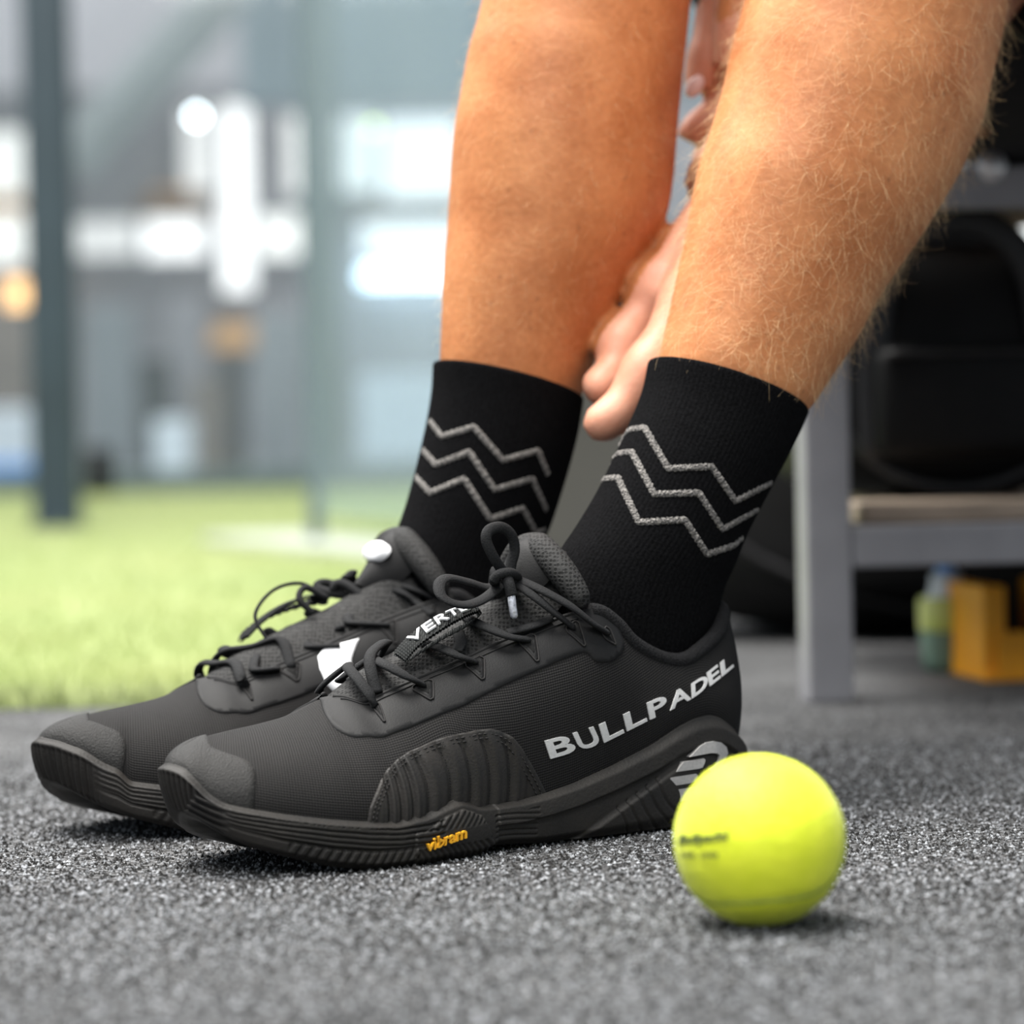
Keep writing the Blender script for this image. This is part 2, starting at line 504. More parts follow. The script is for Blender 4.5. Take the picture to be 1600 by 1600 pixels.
# loose granules that roughen the mat where it is near focus
mb = MB()
oc = np.array([(1, 0, 0), (-1, 0, 0), (0, 1, 0), (0, -1, 0), (0, 0, 1), (0, 0, -1)], float)
of = [(0, 2, 4), (2, 1, 4), (1, 3, 4), (3, 0, 4), (2, 0, 5), (1, 2, 5), (3, 1, 5), (0, 3, 5)]
n = 100000
gy = np.r_[rng.uniform(0.93, 1.75, 68000), rng.uniform(0.70, 2.04, n - 68000)]
gx = np.r_[rng.uniform(-0.20, 0.20, 68000), rng.normal(0, 0.27, n - 68000)] * gy
vs = []; fs = []
for i in range(n):
    r = rng.uniform(0.0004, 0.0013)
    q = oc * rng.uniform(0.5, 1.3, (6, 1)) * r
    a = rng.uniform(0, 6.28); c, s = math.cos(a), math.sin(a)
    q = np.stack([q[:, 0] * c - q[:, 1] * s, q[:, 0] * s + q[:, 1] * c, q[:, 2]], 1)
    vs.append(q + [gx[i], gy[i], r * 0.25])
    b0 = i * 6
    fs.extend([(a_ + b0, b_ + b0, c_ + b0) for a_, b_, c_ in of])
vs = np.vstack(vs)
gr = mesh_obj('floor_granules', vs, fs, M['grain'], fl, False)
tag(gr, kind='stuff')

# turf blades
n = 70000
by = 2.07 + (rng.uniform(0, 1, n) ** 1.6) * 6.0
bx = rng.uniform(-0.55, 0.0, n) * by - .02
vs = np.empty((n, 3, 3))
ang = rng.uniform(0, 6.28, n); hgt = rng.uniform(0.008, 0.016, n); wd = rng.uniform(0.0008, 0.0016, n)
vs[:, 0] = np.stack([bx - wd * np.cos(ang), by - wd * np.sin(ang), np.zeros(n)], 1)
vs[:, 1] = np.stack([bx + wd * np.cos(ang), by + wd * np.sin(ang), np.zeros(n)], 1)
vs[:, 2] = np.stack([bx + rng.normal(0, .004, n), by + rng.normal(0, .004, n), hgt], 1)
tb = mesh_obj('turf_blades', vs.reshape(-1, 3), np.arange(n * 3).reshape(-1, 3), M['blade'], tf, False)
tag(tb, kind='stuff')

# ------------------------------------------------------------------ shoe geometry (u heel->toe, v to the outer side, z up)
AZ = math.radians(33)
EU = np.array([-math.cos(AZ), -math.sin(AZ), 0])
EV = np.array([math.sin(AZ), -math.cos(AZ), 0])
EZ = np.array([0, 0, 1.0])
SO = G(620, 1358) - 0.2135 * EU - 0.052 * EV
SO[2] = 0.0
SO_FAR = SO + np.array([-0.0655, 0.110, 0])


def W(p):
    p = np.asarray(p)
    return SO + p[..., 0:1] * EU + p[..., 1:2] * EV + p[..., 2:3] * EZ


def L(px, py, v):
    """local point of the near shoe seen at (px, py) in its lengthwise plane v"""
    d = ray(px, py)
    t = (v - (CP - SO) @ EV) / (d @ EV)
    q = CP + d * t - SO
    return np.array([q @ EU, q @ EV, q[2]])


OUT_LAT = [(.2995, .005), (.2985, .012), (.2945, .0225), (.284, .0345), (.265, .0445), (.240, .0515), (.2135, .053),
           (.185, .0505), (.155, .045), (.125, .041), (.09, .0385), (.06, .0375), (.032, .0355), (.012, .028), (.001, .016), (-.004, .0)]
OUT_MED = [(.2995, .005), (.2965, -.005), (.2885, -.0175), (.275, -.030), (.254, -.041), (.227, -.0465), (.195, -.0445),
           (.16, -.039), (.13, -.0355), (.10, -.0345), (.06, -.0355), (.032, -.0345), (.012, -.028), (.001, -.016), (-.004, 0)]
# smoother ends: let the curve meet itself at toe and heel
def outline(pts, other):
    p = np.array(pts)
    q = np.vstack([np.array(other[1]), p, np.array(other[-2])])
    c = catmull(q, (len(q) - 1) * 60 + 1)[60:-60]
    return resample(c, 1200)


OL, LEN_L = outline(OUT_LAT, OUT_MED)
OM, LEN_M = outline(OUT_MED, OUT_LAT)
ARC_L = np.linspace(0, LEN_L, 1200)
ARC_M = np.linspace(0, LEN_M, 1200)


def arc_of_u(side, u):
    o, a = (OL, ARC_L) if side > 0 else (OM, ARC_M)
    return float(np.interp(-u, -o[:, 0], a))


def smooth_interp(x, xp, fp, w):
    xs = np.linspace(xp[0], xp[-1], 1500)
    ys = np.interp(xs, xp, fp)
    k = max(1, int(w / (xs[1] - xs[0])))
    ker = np.hanning(2 * k + 3); ker /= ker.sum()
    ys = np.convolve(np.pad(ys, k + 1, mode='edge'), ker, 'valid')
    return np.interp(x, xs, ys)


ZT_LAT = [(.280, .0305), (.264, .0270), (.245, .0237), (.228, .0214), (.212, .0200), (.196, .0218), (.186, .0251), (.1786, .0268), (.1737, .0252),
          (.1685, .0228), (.160, .0220), (.144, .0222), (.127, .0242), (.112, .0270), (.09, .0330), (.0675, .0406), (.052, .0476), (.043, .0506),
          (.0336, .0516), (.026, .0498), (.015, .0440), (.006, .0375), (.000, .0345)]
xs = [0, .006, .013, .019, .0245, .032] + [arc_of_u(1, u) for u, _ in ZT_LAT] + [LEN_L]
zs = [.0480, .0477, .0462, .0420, .0365, .0322] + [z for _, z in ZT_LAT] + [.034]
ZT_L = smooth_interp(ARC_L, xs, zs, .004)
ZT_MED = [(.28, .030), (.25, .0250), (.21, .0225), (.17, .0255), (.13, .030), (.09, .033), (.05, .040), (.03, .041), (.015, .037)]
xs = [0, .012, .026, .036, .046] + [arc_of_u(-1, u) for u, _ in ZT_MED] + [LEN_M]
zs = [.0478, .0470, .0430, .0370, .0330] + [z for _, z in ZT_MED] + [.034]
ZT_M = smooth_interp(ARC_M, xs, zs, .005)


def zground(u):
    return smooth_interp(u, [-.01, .02, .05, .13, .15, .158, .166, .172, .224, .243, .262, .279, .290, .300, .31],
                         [.004, .001, .0008, .0012, .0030, .0032, .0008, 0.0, 0.0, .0028, .0082, .0138, .0190, .0255, .031], .004)


# upper: stations from toe tip to heel; top edge E, slope of the wall where it meets the edge
ST = [  # B by arc or u,      E(u, v, z),            phi, h1,  out
    (('a', 0.000), (.2820, .002, .0547), 10, .5, .003), (('a', .012), (.2780, .000, .0566), 8, .5, .003),
    (('a', .028), (.2690, .000, .0580), 6, .5, .003), (('a', .045), (.2580, .000, .0595), 6, .55, .003),
    (('u', .262), (.2455, .000, .0612), 8, .55, .004), (('u', .245), (.2325, .000, .0640), 12, .5, .004),
    (('u', .230), (.2210, .000, .0688), 16, .45, .004), (('u', .218), (.2135, .007, .0702), 20, .42, .004),
    (('u', .208), (.2065, .0155, .0680), 24, .4, .004), (('u', .197), (.1985, .0180, .0712), 28, .4, .004),
    (('u', .178), (.1777, .0190, .0778), 32, .4, .004), (('u', .160), (.1590, .0200, .0837), 34, .4, .004),
    (('u', .142), (.1400, .0210, .0903), 38, .4, .004), (('u', .125), (.1220, .0225, .0958), 42, .4, .004),
    (('u', .108), (.1060, .0255, .1010), 48, .4, .005), (('u', .095), (.0935, .0285, .1028), 58, .4, .006),
    (('u', .083), (.0836, .0305, .0966), 66, .4, .006), (('u', .072), (.0746, .0318, .0875), 70, .4, .006),
    (('u', .058), (.0600, .0322, .0802), 74, .4, .006), (('u', .044), (.0460, .0318, .0778), 76, .4, .006),
    (('u', .030), (.0330, .0290, .0815), 78, .4, .006), (('u', .014), (.0170, .0225, .0890), 78, .4, .006),
    (('u', .003), (.0070, .0130, .0975), 78, .4, .006), (('e', 0), (.0030, .000, .1010), 78, .4, .006)]
NS = len(ST) - 1


def side_table(side):
    o, a, zt = (OL, ARC_L, ZT_L) if side > 0 else (OM, ARC_M, ZT_M)
    tg = np.gradient(o, axis=0); tg /= np.linalg.norm(tg, axis=1)[:, None]
    nr = np.stack([-tg[:, 1], tg[:, 0]], 1)
    if (nr[600] * np.array([0, side])).sum() < 0: nr = -nr
    arcs = []
    for (k, x), *_ in ST:
        arcs.append(x if k == 'a' else (a[-1] if k == 'e' else arc_of_u(side, x)))
    E = np.array([(e[0], e[1] * side, e[2]) for _, e, *_ in ST])
    if side < 0:
        E[:, 2] += np.where(np.arange(len(ST)) > 14, 0.002, 0)
    ctl = np.column_stack([arcs, E, [s[2] for s in ST], [s[3] for s in ST], [s[4] for s in ST]])
    n = NS * 60 + 1
    c = catmull(ctl, n)
    c[:, 0] = np.clip(c[:, 0], 0, a[-1])
    c[:6 * 60, 2] = 0.0
    B = np.stack([np.interp(c[:, 0], a, o[:, 0]), np.interp(c[:, 0], a, o[:, 1]), np.interp(c[:, 0], a, zt)], 1)
    nn = np.stack([np.interp(c[:, 0], a, nr[:, 0]), np.interp(c[:, 0], a, nr[:, 1]), np.zeros(n)], 1)
    nn /= np.linalg.norm(nn, axis=1)[:, None]
    P0 = B - nn * 0.0042 - [0, 0, .004]
    Ee = c[:, 1:4]
    D = np.linalg.norm(Ee - P0, axis=1)[:, None]
    P1 = P0 + nn * c[:, 6:7] + np.array([0, 0, 1.0]) * (Ee[:, 2:3] - P0[:, 2:3]) * c[:, 5:6]
    hd = P0 - Ee; hd[:, 2] = 0
    hd /= np.linalg.norm(hd, axis=1)[:, None] + 1e-9
    w = sstep(60, 78, c[:, 4:5])
    hd = hd * (1 - w) + nn * w
    ph = np.radians(c[:, 4:5])
    P2 = Ee + (hd * np.cos(ph) - np.array([0, 0, 1.0]) * np.sin(ph)) * D * 0.38
    return P0, P1, P2, Ee.copy()


TAB = {1: side_table(1), -1: side_table(-1)}


def S(side, s, t):
    s = np.asarray(s, float) * 60; t = np.asarray(t, float)[..., None]
    i = np.clip(np.floor(s).astype(int), 0, NS * 60 - 1); f = (s - i)[..., None]
    q = [(T[i] * (1 - f) + T[i + 1] * f) for T in TAB[side]]
    k = 1 - t
    return k ** 3 * q[0] + 3 * k * k * t * q[1] + 3 * k * t * t * q[2] + t ** 3 * q[3]


def SN(side, s, t):
    e = 0.02
    s = np.asarray(s, float); t = np.asarray(t, float)
    a = S(side, np.clip(s + e, 0, NS), t) - S(side, np.clip(s - e, 0, NS), t)
    b = S(side, s, np.clip(t + e, 0, 1)) - S(side, s, np.clip(t - e, 0, 1))
    n = np.cross(a, b) * -side
    n = n / (np.linalg.norm(n, axis=-1, keepdims=True) + 1e-12)
    ref = S(side, s, t) - np.array([.0, 0, .03]); ref[..., 0] = 0
    flip = np.sign((n * ref).sum(-1, keepdims=True)); flip[flip == 0] = 1
    return n * flip


GS, GT = 380, 64
SG = np.linspace(0, NS, GS + 1); TG = np.linspace(0, 1, GT + 1)


def grid_side(side):
    s, t = np.meshgrid(SG, TG, indexing='ij')
    return S(side, s, t)


GRID = {1: grid_side(1), -1: grid_side(-1)}


def bvh_of(g, tf):
    v = tf(g.reshape(-1, 3))
    c = g.shape[1]
    fs = [(i * c + j, (i + 1) * c + j, (i + 1) * c + j + 1, i * c + j + 1) for i in range(g.shape[0] - 1) for j in range(c - 1)]
    return BVHTree.FromPolygons([tuple(x) for x in v], fs)


def far_tf(p):
    p = np.asarray(p)
    return SO_FAR + p[..., 0:1] * EU - p[..., 1:2] * EV + p[..., 2:3] * EZ


BVH_NEAR = bvh_of(GRID[1], W)
BVH_FAR = bvh_of(GRID[-1], far_tf)


def st_at(px, py, bvh=None, side=1, tf=W):
    """surface coordinates (s, t) of the upper seen at (px, py)"""
    bvh = bvh or BVH_NEAR
    hit = bvh.ray_cast(Vector(CP), Vector(ray(px, py)).normalized())
    if hit[0] is None:
        # slide to nearest
        d = ray(px, py); hit = bvh.find_nearest(Vector(CP + d * 1.36))
    i, j = divmod(hit[2], GT)
    p = np.array(hit[0])
    g = GRID[side]
    a, b_, c_ = tf(g[i, j]), tf(g[i + 1, j]), tf(g[i, j + 1])
    e1, e2 = b_ - a, c_ - a
    A = np.array([[e1 @ e1, e1 @ e2], [e1 @ e2, e2 @ e2]])
    x = np.linalg.solve(A + np.eye(2) * 1e-12, [e1 @ (p - a), e2 @ (p - a)])
    x = np.clip(x, 0, 1)
    return np.array([SG[i] + x[0] * (SG[1] - SG[0]), TG[j] + x[1] * (TG[1] - TG[0])])


KS, KT = 0.0145, 0.075      # metres per unit s and t, roughly


def patch(mb, side, poly, h=0.0007, step=0.0022, hfun=None, rim=0.0006):
    """raised skin over the (s,t) polygon; edges roll down to the surface"""
    q = np.array(poly) * [KS, KT]
    d = np.linalg.norm(np.diff(np.vstack([q, q[:1]]), axis=0), axis=1)
    pts = []
    for k in range(len(q)):
        n = max(1, int(d[k] / (step * 0.6)))
        for i in range(n):
            pts.append(q[k] + (q[(k + 1) % len(q)] - q[k]) * i / n)
    q = np.array(pts)
    ar = 0.5 * np.sum(q[:, 0] * np.roll(q[:, 1], -1) - np.roll(q[:, 0], -1) * q[:, 1])
    if ar < 0: q = q[::-1]
    tg = np.roll(q, -1, 0) - np.roll(q, 1, 0)
    tg /= np.linalg.norm(tg, axis=1)[:, None] + 1e-12
    nin = np.stack([-tg[:, 1], tg[:, 0]], 1)
    q2 = q + nin * rim
    nb = len(q)
    verts = [tuple(x) for x in q] + [tuple(x) for x in q2]
    lo, hi = q.min(0), q.max(0)
    gx_, gy_ = np.meshgrid(np.arange(lo[0], hi[0], step), np.arange(lo[1], hi[1], step * .87))
    gx_[1::2] += step / 2
    cand = np.stack([gx_.ravel(), gy_.ravel()], 1)
    ins_ = np.zeros(len(cand), bool); near_ = np.zeros(len(cand), bool)
    for k in range(nb):
        (xa, ya), (xb, yb) = q[k - 1], q[k]
        if ya != yb:
            ins_ ^= ((ya > cand[:, 1]) != (yb > cand[:, 1])) & (cand[:, 0] < (xb - xa) * (cand[:, 1] - ya) / (yb - ya) + xa)
        near_ |= (np.abs(cand - q2[k]).max(1) < step * .55) | (np.abs(cand - q[k]).max(1) < step * .55)
    verts += [tuple(x) for x in cand[ins_ & ~near_]]
    edges = [(i, (i + 1) % nb) for i in range(nb)]
    res = delaunay_2d_cdt([Vector(v) for v in verts], edges, [], 1, 1e-7)
    vo, fo, ov = res[0], res[2], res[3]
    v2 = np.array([(p.x, p.y) for p in vo])
    isb = np.array([any(k < nb for k in o) if o else False for o in ov])
    s = np.clip(v2[:, 0] / KS, 0, NS); t = np.clip(v2[:, 1] / KT, 0, 1)
    p3 = S(side, s, t); n3 = SN(side, s, t)
    isb = isb & ~((s < 0.015) | (t > 0.998))
    hh = np.where(isb, -0.0002, h)
    if hfun is not None:
        hh = hh + np.where(isb, 0, hfun(s, t))
    mb.add(p3 + n3 * hh[:, None], fo)


def strip(mb, side, path, w, h):
    """flat dash line / cord along an (s,t) path"""
    pts = np.array(path)
    p3 = S(side, pts[:, 0], pts[:, 1]); n3 = SN(side, pts[:, 0], pts[:, 1])
    mb.tube(p3 + n3 * h, w, 6)


def add_uv(o, uv_per_vert):
    me = o.data
    lay = me.uv_layers.new(name='UVMap')
    idx = np.empty(len(me.loops), int); me.loops.foreach_get('vertex_index', idx)
    lay.data.foreach_set('uv', np.asarray(uv_per_vert)[idx].astype(np.float32).ravel())


# sole ring -------------------------------------------------------
def make_sole(npts, rows, detail=True):
    n2 = npts // 2
    aL = np.linspace(0, LEN_L, n2, endpoint=False)
    aM = np.linspace(LEN_M, 0, n2, endpoint=False)
    u = np.r_[np.interp(aL, ARC_L, OL[:, 0]), np.interp(aM, ARC_M, OM[:, 0])]
    v = np.r_[np.interp(aL, ARC_L, OL[:, 1]), np.interp(aM, ARC_M, OM[:, 1])]
    zt = np.r_[np.interp(aL, ARC_L, ZT_L), np.interp(aM, ARC_M, ZT_M)]
    arc = np.r_[aL, -aM]
    lat = np.r_[np.ones(n2), -np.ones(n2)]
    zg = zground(u)
    p = np.stack([u, v], 1)
    tg = np.roll(p, -1, 0) - np.roll(p, 1, 0)
    tg /= np.linalg.norm(tg, axis=1)[:, None]
    nr = np.stack([tg[:, 1], -tg[:, 0]], 1)
    if (nr[n2 // 2, 1]) < 0: nr = -nr
    for _ in range(3):
        nr = (np.roll(nr, 1, 0) + nr + np.roll(nr, -1, 0)); nr /= np.linalg.norm(nr, axis=1)[:, None]
    toe = sstep(.262, .300, u)
    H = zt - zg
    grid = []
    # under side
    cc = np.stack([np.clip(u, .06, .235), np.zeros(len(u))], 1)
    for f_, dz in ((.55, .001), (.22, 0.0)):
        grid.append(np.column_stack([p + (cc - p) * f_, zg + dz - toe * f_ * .010]))
    q = np.linspace(0, 1, rows)
    for k in q:
        z = zg + H * (0.02 + 0.98 * k)
        o = -0.0035 * (1 - sstep(0, .16, k)) + 0.0012 * math.sin(math.pi * min(1, k)) - 0.0030 * sstep(.88, 1.0, k)
        o = np.full(len(u), o) - toe * (1 - k) ** 1.3 * 0.0060
        zz = z - zg
        dd = np.zeros(len(u))
        inb = sstep(.03, .10, k) * (1 - sstep(.80, .88, k))
        # ribs of the toe: run down the front and turn along the edge
        xx = arc - .005
        g = np.minimum(xx, zz + .0010) / .0032
        rib = sstep(.16, .34, np.abs((g % 1) - .5))
        zone = 1 - sstep(.028, .036, np.abs(arc))
        dd -= 0.0019 * rib * zone * inb
        # fore part: long grooves near the upper edge, blocks below
        zf = sstep(.030, .040, np.abs(arc)) * (u > .19) * (1 - sstep(.135, .150, np.abs(arc)))
        fr = zz / np.maximum(H, 1e-4)
        gl = (fr - 0.10 * np.sin((u - .19) * 30)) * 9.0
        dd -= 0.0010 * zf * sstep(.24, .42, np.abs((gl % 1) - .5)) * ((fr > .42) & (fr < .86))
        blk = (u < .262) & (u > .203) & (fr < .40)
        gb = (u + zz * .6) / .0042
        dd -= 0.0010 * zf * blk * sstep(.22, .40, np.abs((gb % 1) - .5)) * inb
        dd -= 0.0010 * zf * sstep(.05, .0, np.abs(fr - .42) - .01)
        # outer side only: badge, waist lines, rim, wedge
        la = lat > 0
        ztop = zt - .0045 - .002 * sstep(.19, .2, u)
        bd = la & (u < .2045) & (u > .1600) & (zz + zg < ztop) & (zz + zg < .022 - .9 * np.maximum(0, .170 - u) * 2.0)
        bdm = bd * 1.0
        gd = (u * .9 + np.abs(zz - .011) * .8) / .0030
        dd += bdm * (0.0011 - 0.0007 * sstep(.2, .38, np.abs((gd % 1) - .5)) * (np.abs(zz - .011) > .0035))
        rear = la & (u < .158)
        band = zt - .0095 - .003 * sstep(.15, .03, u)
        rim = sstep(-.0006, .0006, zg + zz - band)
        dd += rear * (rim * 0.0010 - (1 - rim) * 0.0014 * sstep(.0, .006, band - (zg + zz) + .003) * 1.0)
        wl = (u > .135) & (u < .160) & la
        dd -= 0.0006 * wl * sstep(.25, .4, np.abs(((zz / .0024) % 1) - .5)) * (fr > .2) * (fr < .8)
        wedge_z = (0.118 - u) * 0.50
        wed = la & (zg + zz < np.minimum(wedge_z, band - .0025)) & (u < .118)
        dd += wed * 0.0024 * sstep(0, .0030, np.minimum(wedge_z, band - .0025) - zg - zz)
        rr = np.hypot((u - .042), (zz + zg - .026) * 1.2)
        dd -= wed * 0.0008 * sstep(.36, .46, np.abs(((rr / .0062) % 1) - .5)) * (rr > .024) * (rr < .050)
        # inner side: plain long grooves
        dd -= 0.0007 * (lat < 0) * (u < .2) * sstep(.3, .45, np.abs(((fr * 5) % 1) - .5)) * inb
        if not detail: dd *= 0.9
        grid.append(np.column_stack([p + nr * (o + dd)[:, None], z]))
    grid.append(np.column_stack([p - nr * .0052, zt - .0005]))
    grid.append(np.column_stack([p - nr * .0085, zt - .006]))
    return np.array(grid)


SOLE = make_sole(1500, 64)


def place_text(word, mapf, name, mt, parent, shear=0.0, bold=0.0, per_letter=False, extrude=0.0):
    """flat lettering: glyph outlines put on a surface by mapf(x 0..1, y 0..1 of cap height) -> (point, normal)"""
    mb = MB()
    c = bpy.data.curves.new('txt', 'FONT')
    c.body = word; c.offset = bold; c.shear = shear; c.resolution_u = 4; c.fill_mode = 'FRONT'
    o = bpy.data.objects.new('txt', c)
    COL.objects.link(o)
    dg = bpy.context.evaluated_depsgraph_get()
    me = bpy.data.meshes.new_from_object(o.evaluated_get(dg))
    bm = bmesh.new(); bm.from_mesh(me)
    bmesh.ops.triangulate(bm, faces=bm.faces[:])
    bmesh.ops.subdivide_edges(bm, edges=[e for e in bm.edges if e.calc_length() > .12], cuts=1)
    bmesh.ops.triangulate(bm, faces=bm.faces[:])
    xs = [q.co.x for q in bm.verts]
    x0, x1 = min(xs), max(xs)
    bm.verts.index_update()
    top = []
    for q in bm.verts:
        pt, nn = mapf((q.co.x - x0) / (x1 - x0), q.co.y / 0.70)
        top.append((pt, nn))
    fs = [[q.index for q in f.verts] for f in bm.faces]
    nv = len(top)
    vs = [a + b_ * extrude for a, b_ in top] + [a - b_ * 0.0004 for a, b_ in top]
    ff = [list(f) for f in fs]
    for e in bm.edges:
        if len(e.link_faces) == 1:
            a, b_ = e.verts[0].index, e.verts[1].index
            ff.append([a, b_, b_ + nv, a + nv])
    mb.add(vs, ff)
    bm.free()
    bpy.data.objects.remove(o); bpy.data.curves.remove(c); bpy.data.meshes.remove(me)
    return mb


def on_mesh(bvh, px, py):
    h = bvh.ray_cast(Vector(CP), Vector(ray(px, py)).normalized())
    if h[0] is None:
        h = bvh.find_nearest(Vector(CP + ray(px, py) * 1.38))
    n = np.array(h[1]); p = np.array(h[0])
    if n @ (p - CP) > 0: n = -n
    return p, n


def to_local(p):
    q = np.asarray(p) - SO
    return np.stack([q @ EU, q @ EV, q[..., 2]], -1)


def shoe_root(name, origin, mirror):
    o = empty(name, tuple(origin))
    return o


def seg(a, b, n=6):
    return [tuple(np.array(a) + (np.array(b) - np.array(a)) * i / n) for i in range(n)]


def build_shoe(near):
    nm = 'court_shoe'
    sgn = 1.0 if near else -1.0
    org = SO if near else SO_FAR
    root = shoe_root(nm, org, not near)

    def T(p):                      # local (u, v, z) -> root space
        p = np.asarray(p)
        return p[..., 0:1] * EU + sgn * p[..., 1:2] * EV + p[..., 2:3] * EZ

    def put(mb, name, mt, parent=None, smooth=True):
        v = T(np.array(mb.v))
        return mesh_obj(name, v, mb.f, mt, parent or root, smooth)

    # ---- sole
    sg = SOLE if near else make_sole(800, 40)
    mb = MB()
    r, c = sg.shape[:2]
    mb.grid(sg, closed=True)
    mb.f.append(tuple(range(c - 1, -1, -1)))
    sole = put(mb, 'sole', M['sole'])

    # ---- upper (canvas) with uv in metres
    mb = MB(); uv = []
    for side in (1, -1):
        g = GRID[side] if near else GRID[side][::2, ::2]
        mb.grid(g)
        ds = np.r_[0, np.cumsum(np.linalg.norm(np.diff(g[:, g.shape[1] // 2], axis=0), axis=1))]
        dt = np.cumsum(np.linalg.norm(np.diff(g, axis=1), axis=2), axis=1)
        dt = np.concatenate([np.zeros((g.shape[0], 1)), dt], 1)
        uv.append(np.stack([np.repeat(ds[:, None], g.shape[1], 1), dt], -1).reshape(-1, 2))
    up = put(mb, 'upper', M['canvas'])
    add_uv(up, np.vstack(uv))

    # ---- toe cap
    tc = [q for q in catmull([st_at(x, y) for x, y in [(333, 1170), (361, 1180), (386, 1189), (396, 1199), (400, 1212), (399, 1240), (397, 1262)]], 40)]
    s_top = st_at(318, 1158)[0]
    poly = [(0, 1.0), (max(0.2, s_top), 1.0)] + [tuple(x) for x in tc] + [(tc[-1][0], 0.02), (0, 0.02)]
    mb = MB()
    for side in (1, -1):
        patch(mb, side, poly, 0.0009)
    put(mb, 'toe_cap', M['toecap'])

    # ---- eyestay film
    low = [(497, 1087), (505, 1112), (516, 1131), (532, 1145), (556, 1153), (585, 1153), (612, 1148), (650, 1134), (700, 1113), (760, 1085),
           (820, 1057), (880, 1031), (908, 1021), (919, 1023), (928, 1033), (938, 1036), (955, 1034), (970, 1022), (975, 1008)]
    lo = [tuple(q) for q in catmull([st_at(x, y) for x, y in low], 90)]
    s1 = min(16.2, lo[-1][0])
    sf = max(5.2, lo[0][0] - 0.1)
    poly = [(sf, 1.0)] + lo + [(s1, 0.99)]
    poly += [(s, 1.0) for s in np.linspace(s1 - .3, sf + .2, 24)]
    mb = MB()
    for side in (1, -1):
        patch(mb, side, poly, 0.0008)
    ey = put(mb, 'eyestay', M['film'])
    # edge piping of the throat
    mb = MB()
    for side in (1, -1):
        ss = np.linspace(6.7, 14.6, 90)
        strip(mb, side, np.stack([ss, np.full(90, .995)], 1), 0.0011, 0.0004)
        ss = np.linspace(6.9, 14.3, 90)
        strip(mb, side, np.stack([ss, np.full(90, .955)], 1), 0.00045, 0.0009)
    put(mb, 'eyestay_piping', M['film'], ey)

    # ---- wing panel with ribs and stitches
    wp = [(571, 1286), (577, 1262), (585, 1242), (594, 1220), (605, 1201), (620, 1186), (642, 1172), (672, 1159), (705, 1149), (740, 1141), (765, 1138), (784, 1142),
          (799, 1150), (813, 1165), (828, 1189), (842, 1214), (853, 1237)]
    w = [tuple(st_at(x, y)) for x, y in wp]
    w[0] = (w[0][0], 0.01)
    poly = w + [(w[-1][0], 0.01)]
    sa, sb = w[0][0], w[-1][0]

    def ribs(s, t):
        g = (s + 2.2 * (t - .15) ** 2 * (1 if near else 1)) / 0.62
        fr = g % 1.0
        edge = sstep(sa + .45, sa + 1.0, s) * (1 - sstep(.40, .55, t)) * (1 - sstep(sb - .9, sb - .45, s))
        return edge * (0.0008 * np.sin(2 * np.pi * g) + 0.0004 * np.sin(4 * np.pi * g + 0.8))
    mb = MB()
    patch(mb, 1, poly, 0.0011, step=0.0008, hfun=ribs)
    patch(mb, -1, poly, 0.0011, step=0.0016, hfun=ribs)
    wing = put(mb, 'side_panel', M['wing'])
    mb = MB()
    arr = np.array(w)
    cx = np.array([(sa + sb) / 2, 0.0])
    for side in (1, -1):
        for off in (.0026, .0046):
            q = arr * [KS, KT]
            tg = np.gradient(q, axis=0); tg /= np.linalg.norm(tg, axis=1)[:, None]
            nn = np.stack([-tg[:, 1], tg[:, 0]], 1)
            if nn[len(nn) // 2, 1] > 0: nn = -nn
            path, ln = resample(catmull(q + nn * off, 300), 600)
            k = int(ln / .0024)
            for i in range(k):
                a, b_ = int(600 * (i + .12) / k), int(600 * (i + .80) / k)
                pp = path[[a, (a + b_) // 2, b_]] / [KS, KT]
                if pp[:, 1].min() < .03: continue
                p3 = S(side, pp[:, 0], pp[:, 1]) + SN(side, pp[:, 0], pp[:, 1]) * .00125
                mb.tube(p3, [.00025, .00042, .00025], 5)
    st = put(mb, 'stitching', M['thread'], wing)
    tag(st, kind='stuff')

    # ---- heel counter overlay
    mb = MB()
    for side in (1, -1):
        patch(mb, side, [(21.3, .02), (21.6, .4), (21.9, .75), (22.0, .97), (23, .97), (23, .02)], 0.0006, step=.003)
    put(mb, 'heel_counter', M['film'])

    # ---- collar roll and inner lining
    mb = MB()
    sc = np.linspace(14.8, 23, 120)
    ring = np.vstack([S(1, sc, np.full(120, 1.0)), S(-1, sc[::-1], np.full(120, 1.0))])
    cen = np.array([.05, 0, 0])
    ins = ring.copy()
    dirn = cen - ring; dirn[:, 2] = 0; dirn /= np.linalg.norm(dirn, axis=1)[:, None]
    ins = ring + dirn * .0022 - [0, 0, .0008]
    mb.tube(ins, np.full(len(ins), .0038), 12)
    for k in range(1):
        lowr = ins + dirn * .004 - [0, 0, .035]
        g = np.stack([ins + dirn * .003, ins + dirn * .005 - [0, 0, .015], lowr], 0)
        mb.grid(g)
    put(mb, 'collar', M['lining'])

    # ---- tongue: padded sheet with a rolled top
    mb = MB()
    ctr = catmull([(.222, 0, .060), (.212, 0, .0690), (.195, 0, .0795), (.170, 0, .0895), (.145, 0, .0985), (.128, 0, .1080), (.1165, 0, .1210), (.1105, 0, .1290)], 40)
    hw = np.interp(np.linspace(0, 1, 40), [0, .15, .5, 1], [.012, .022, .025, .016])
    g = []
    for i in range(40):
        row = []
        for a in np.linspace(-1, 1, 25):
            k = i / 39
            sag = (.010 + .008 * k) * a * a
            row.append((ctr[i, 0] - .016 * a * a * k ** 2, a * hw[i], ctr[i, 2] - sag + .0018 * math.cos(a * 1.5)))
        g.append(row)
    mb.grid(np.array(g))
    tongue = put(mb, 'tongue', M['mesh'])
    mb = MB()
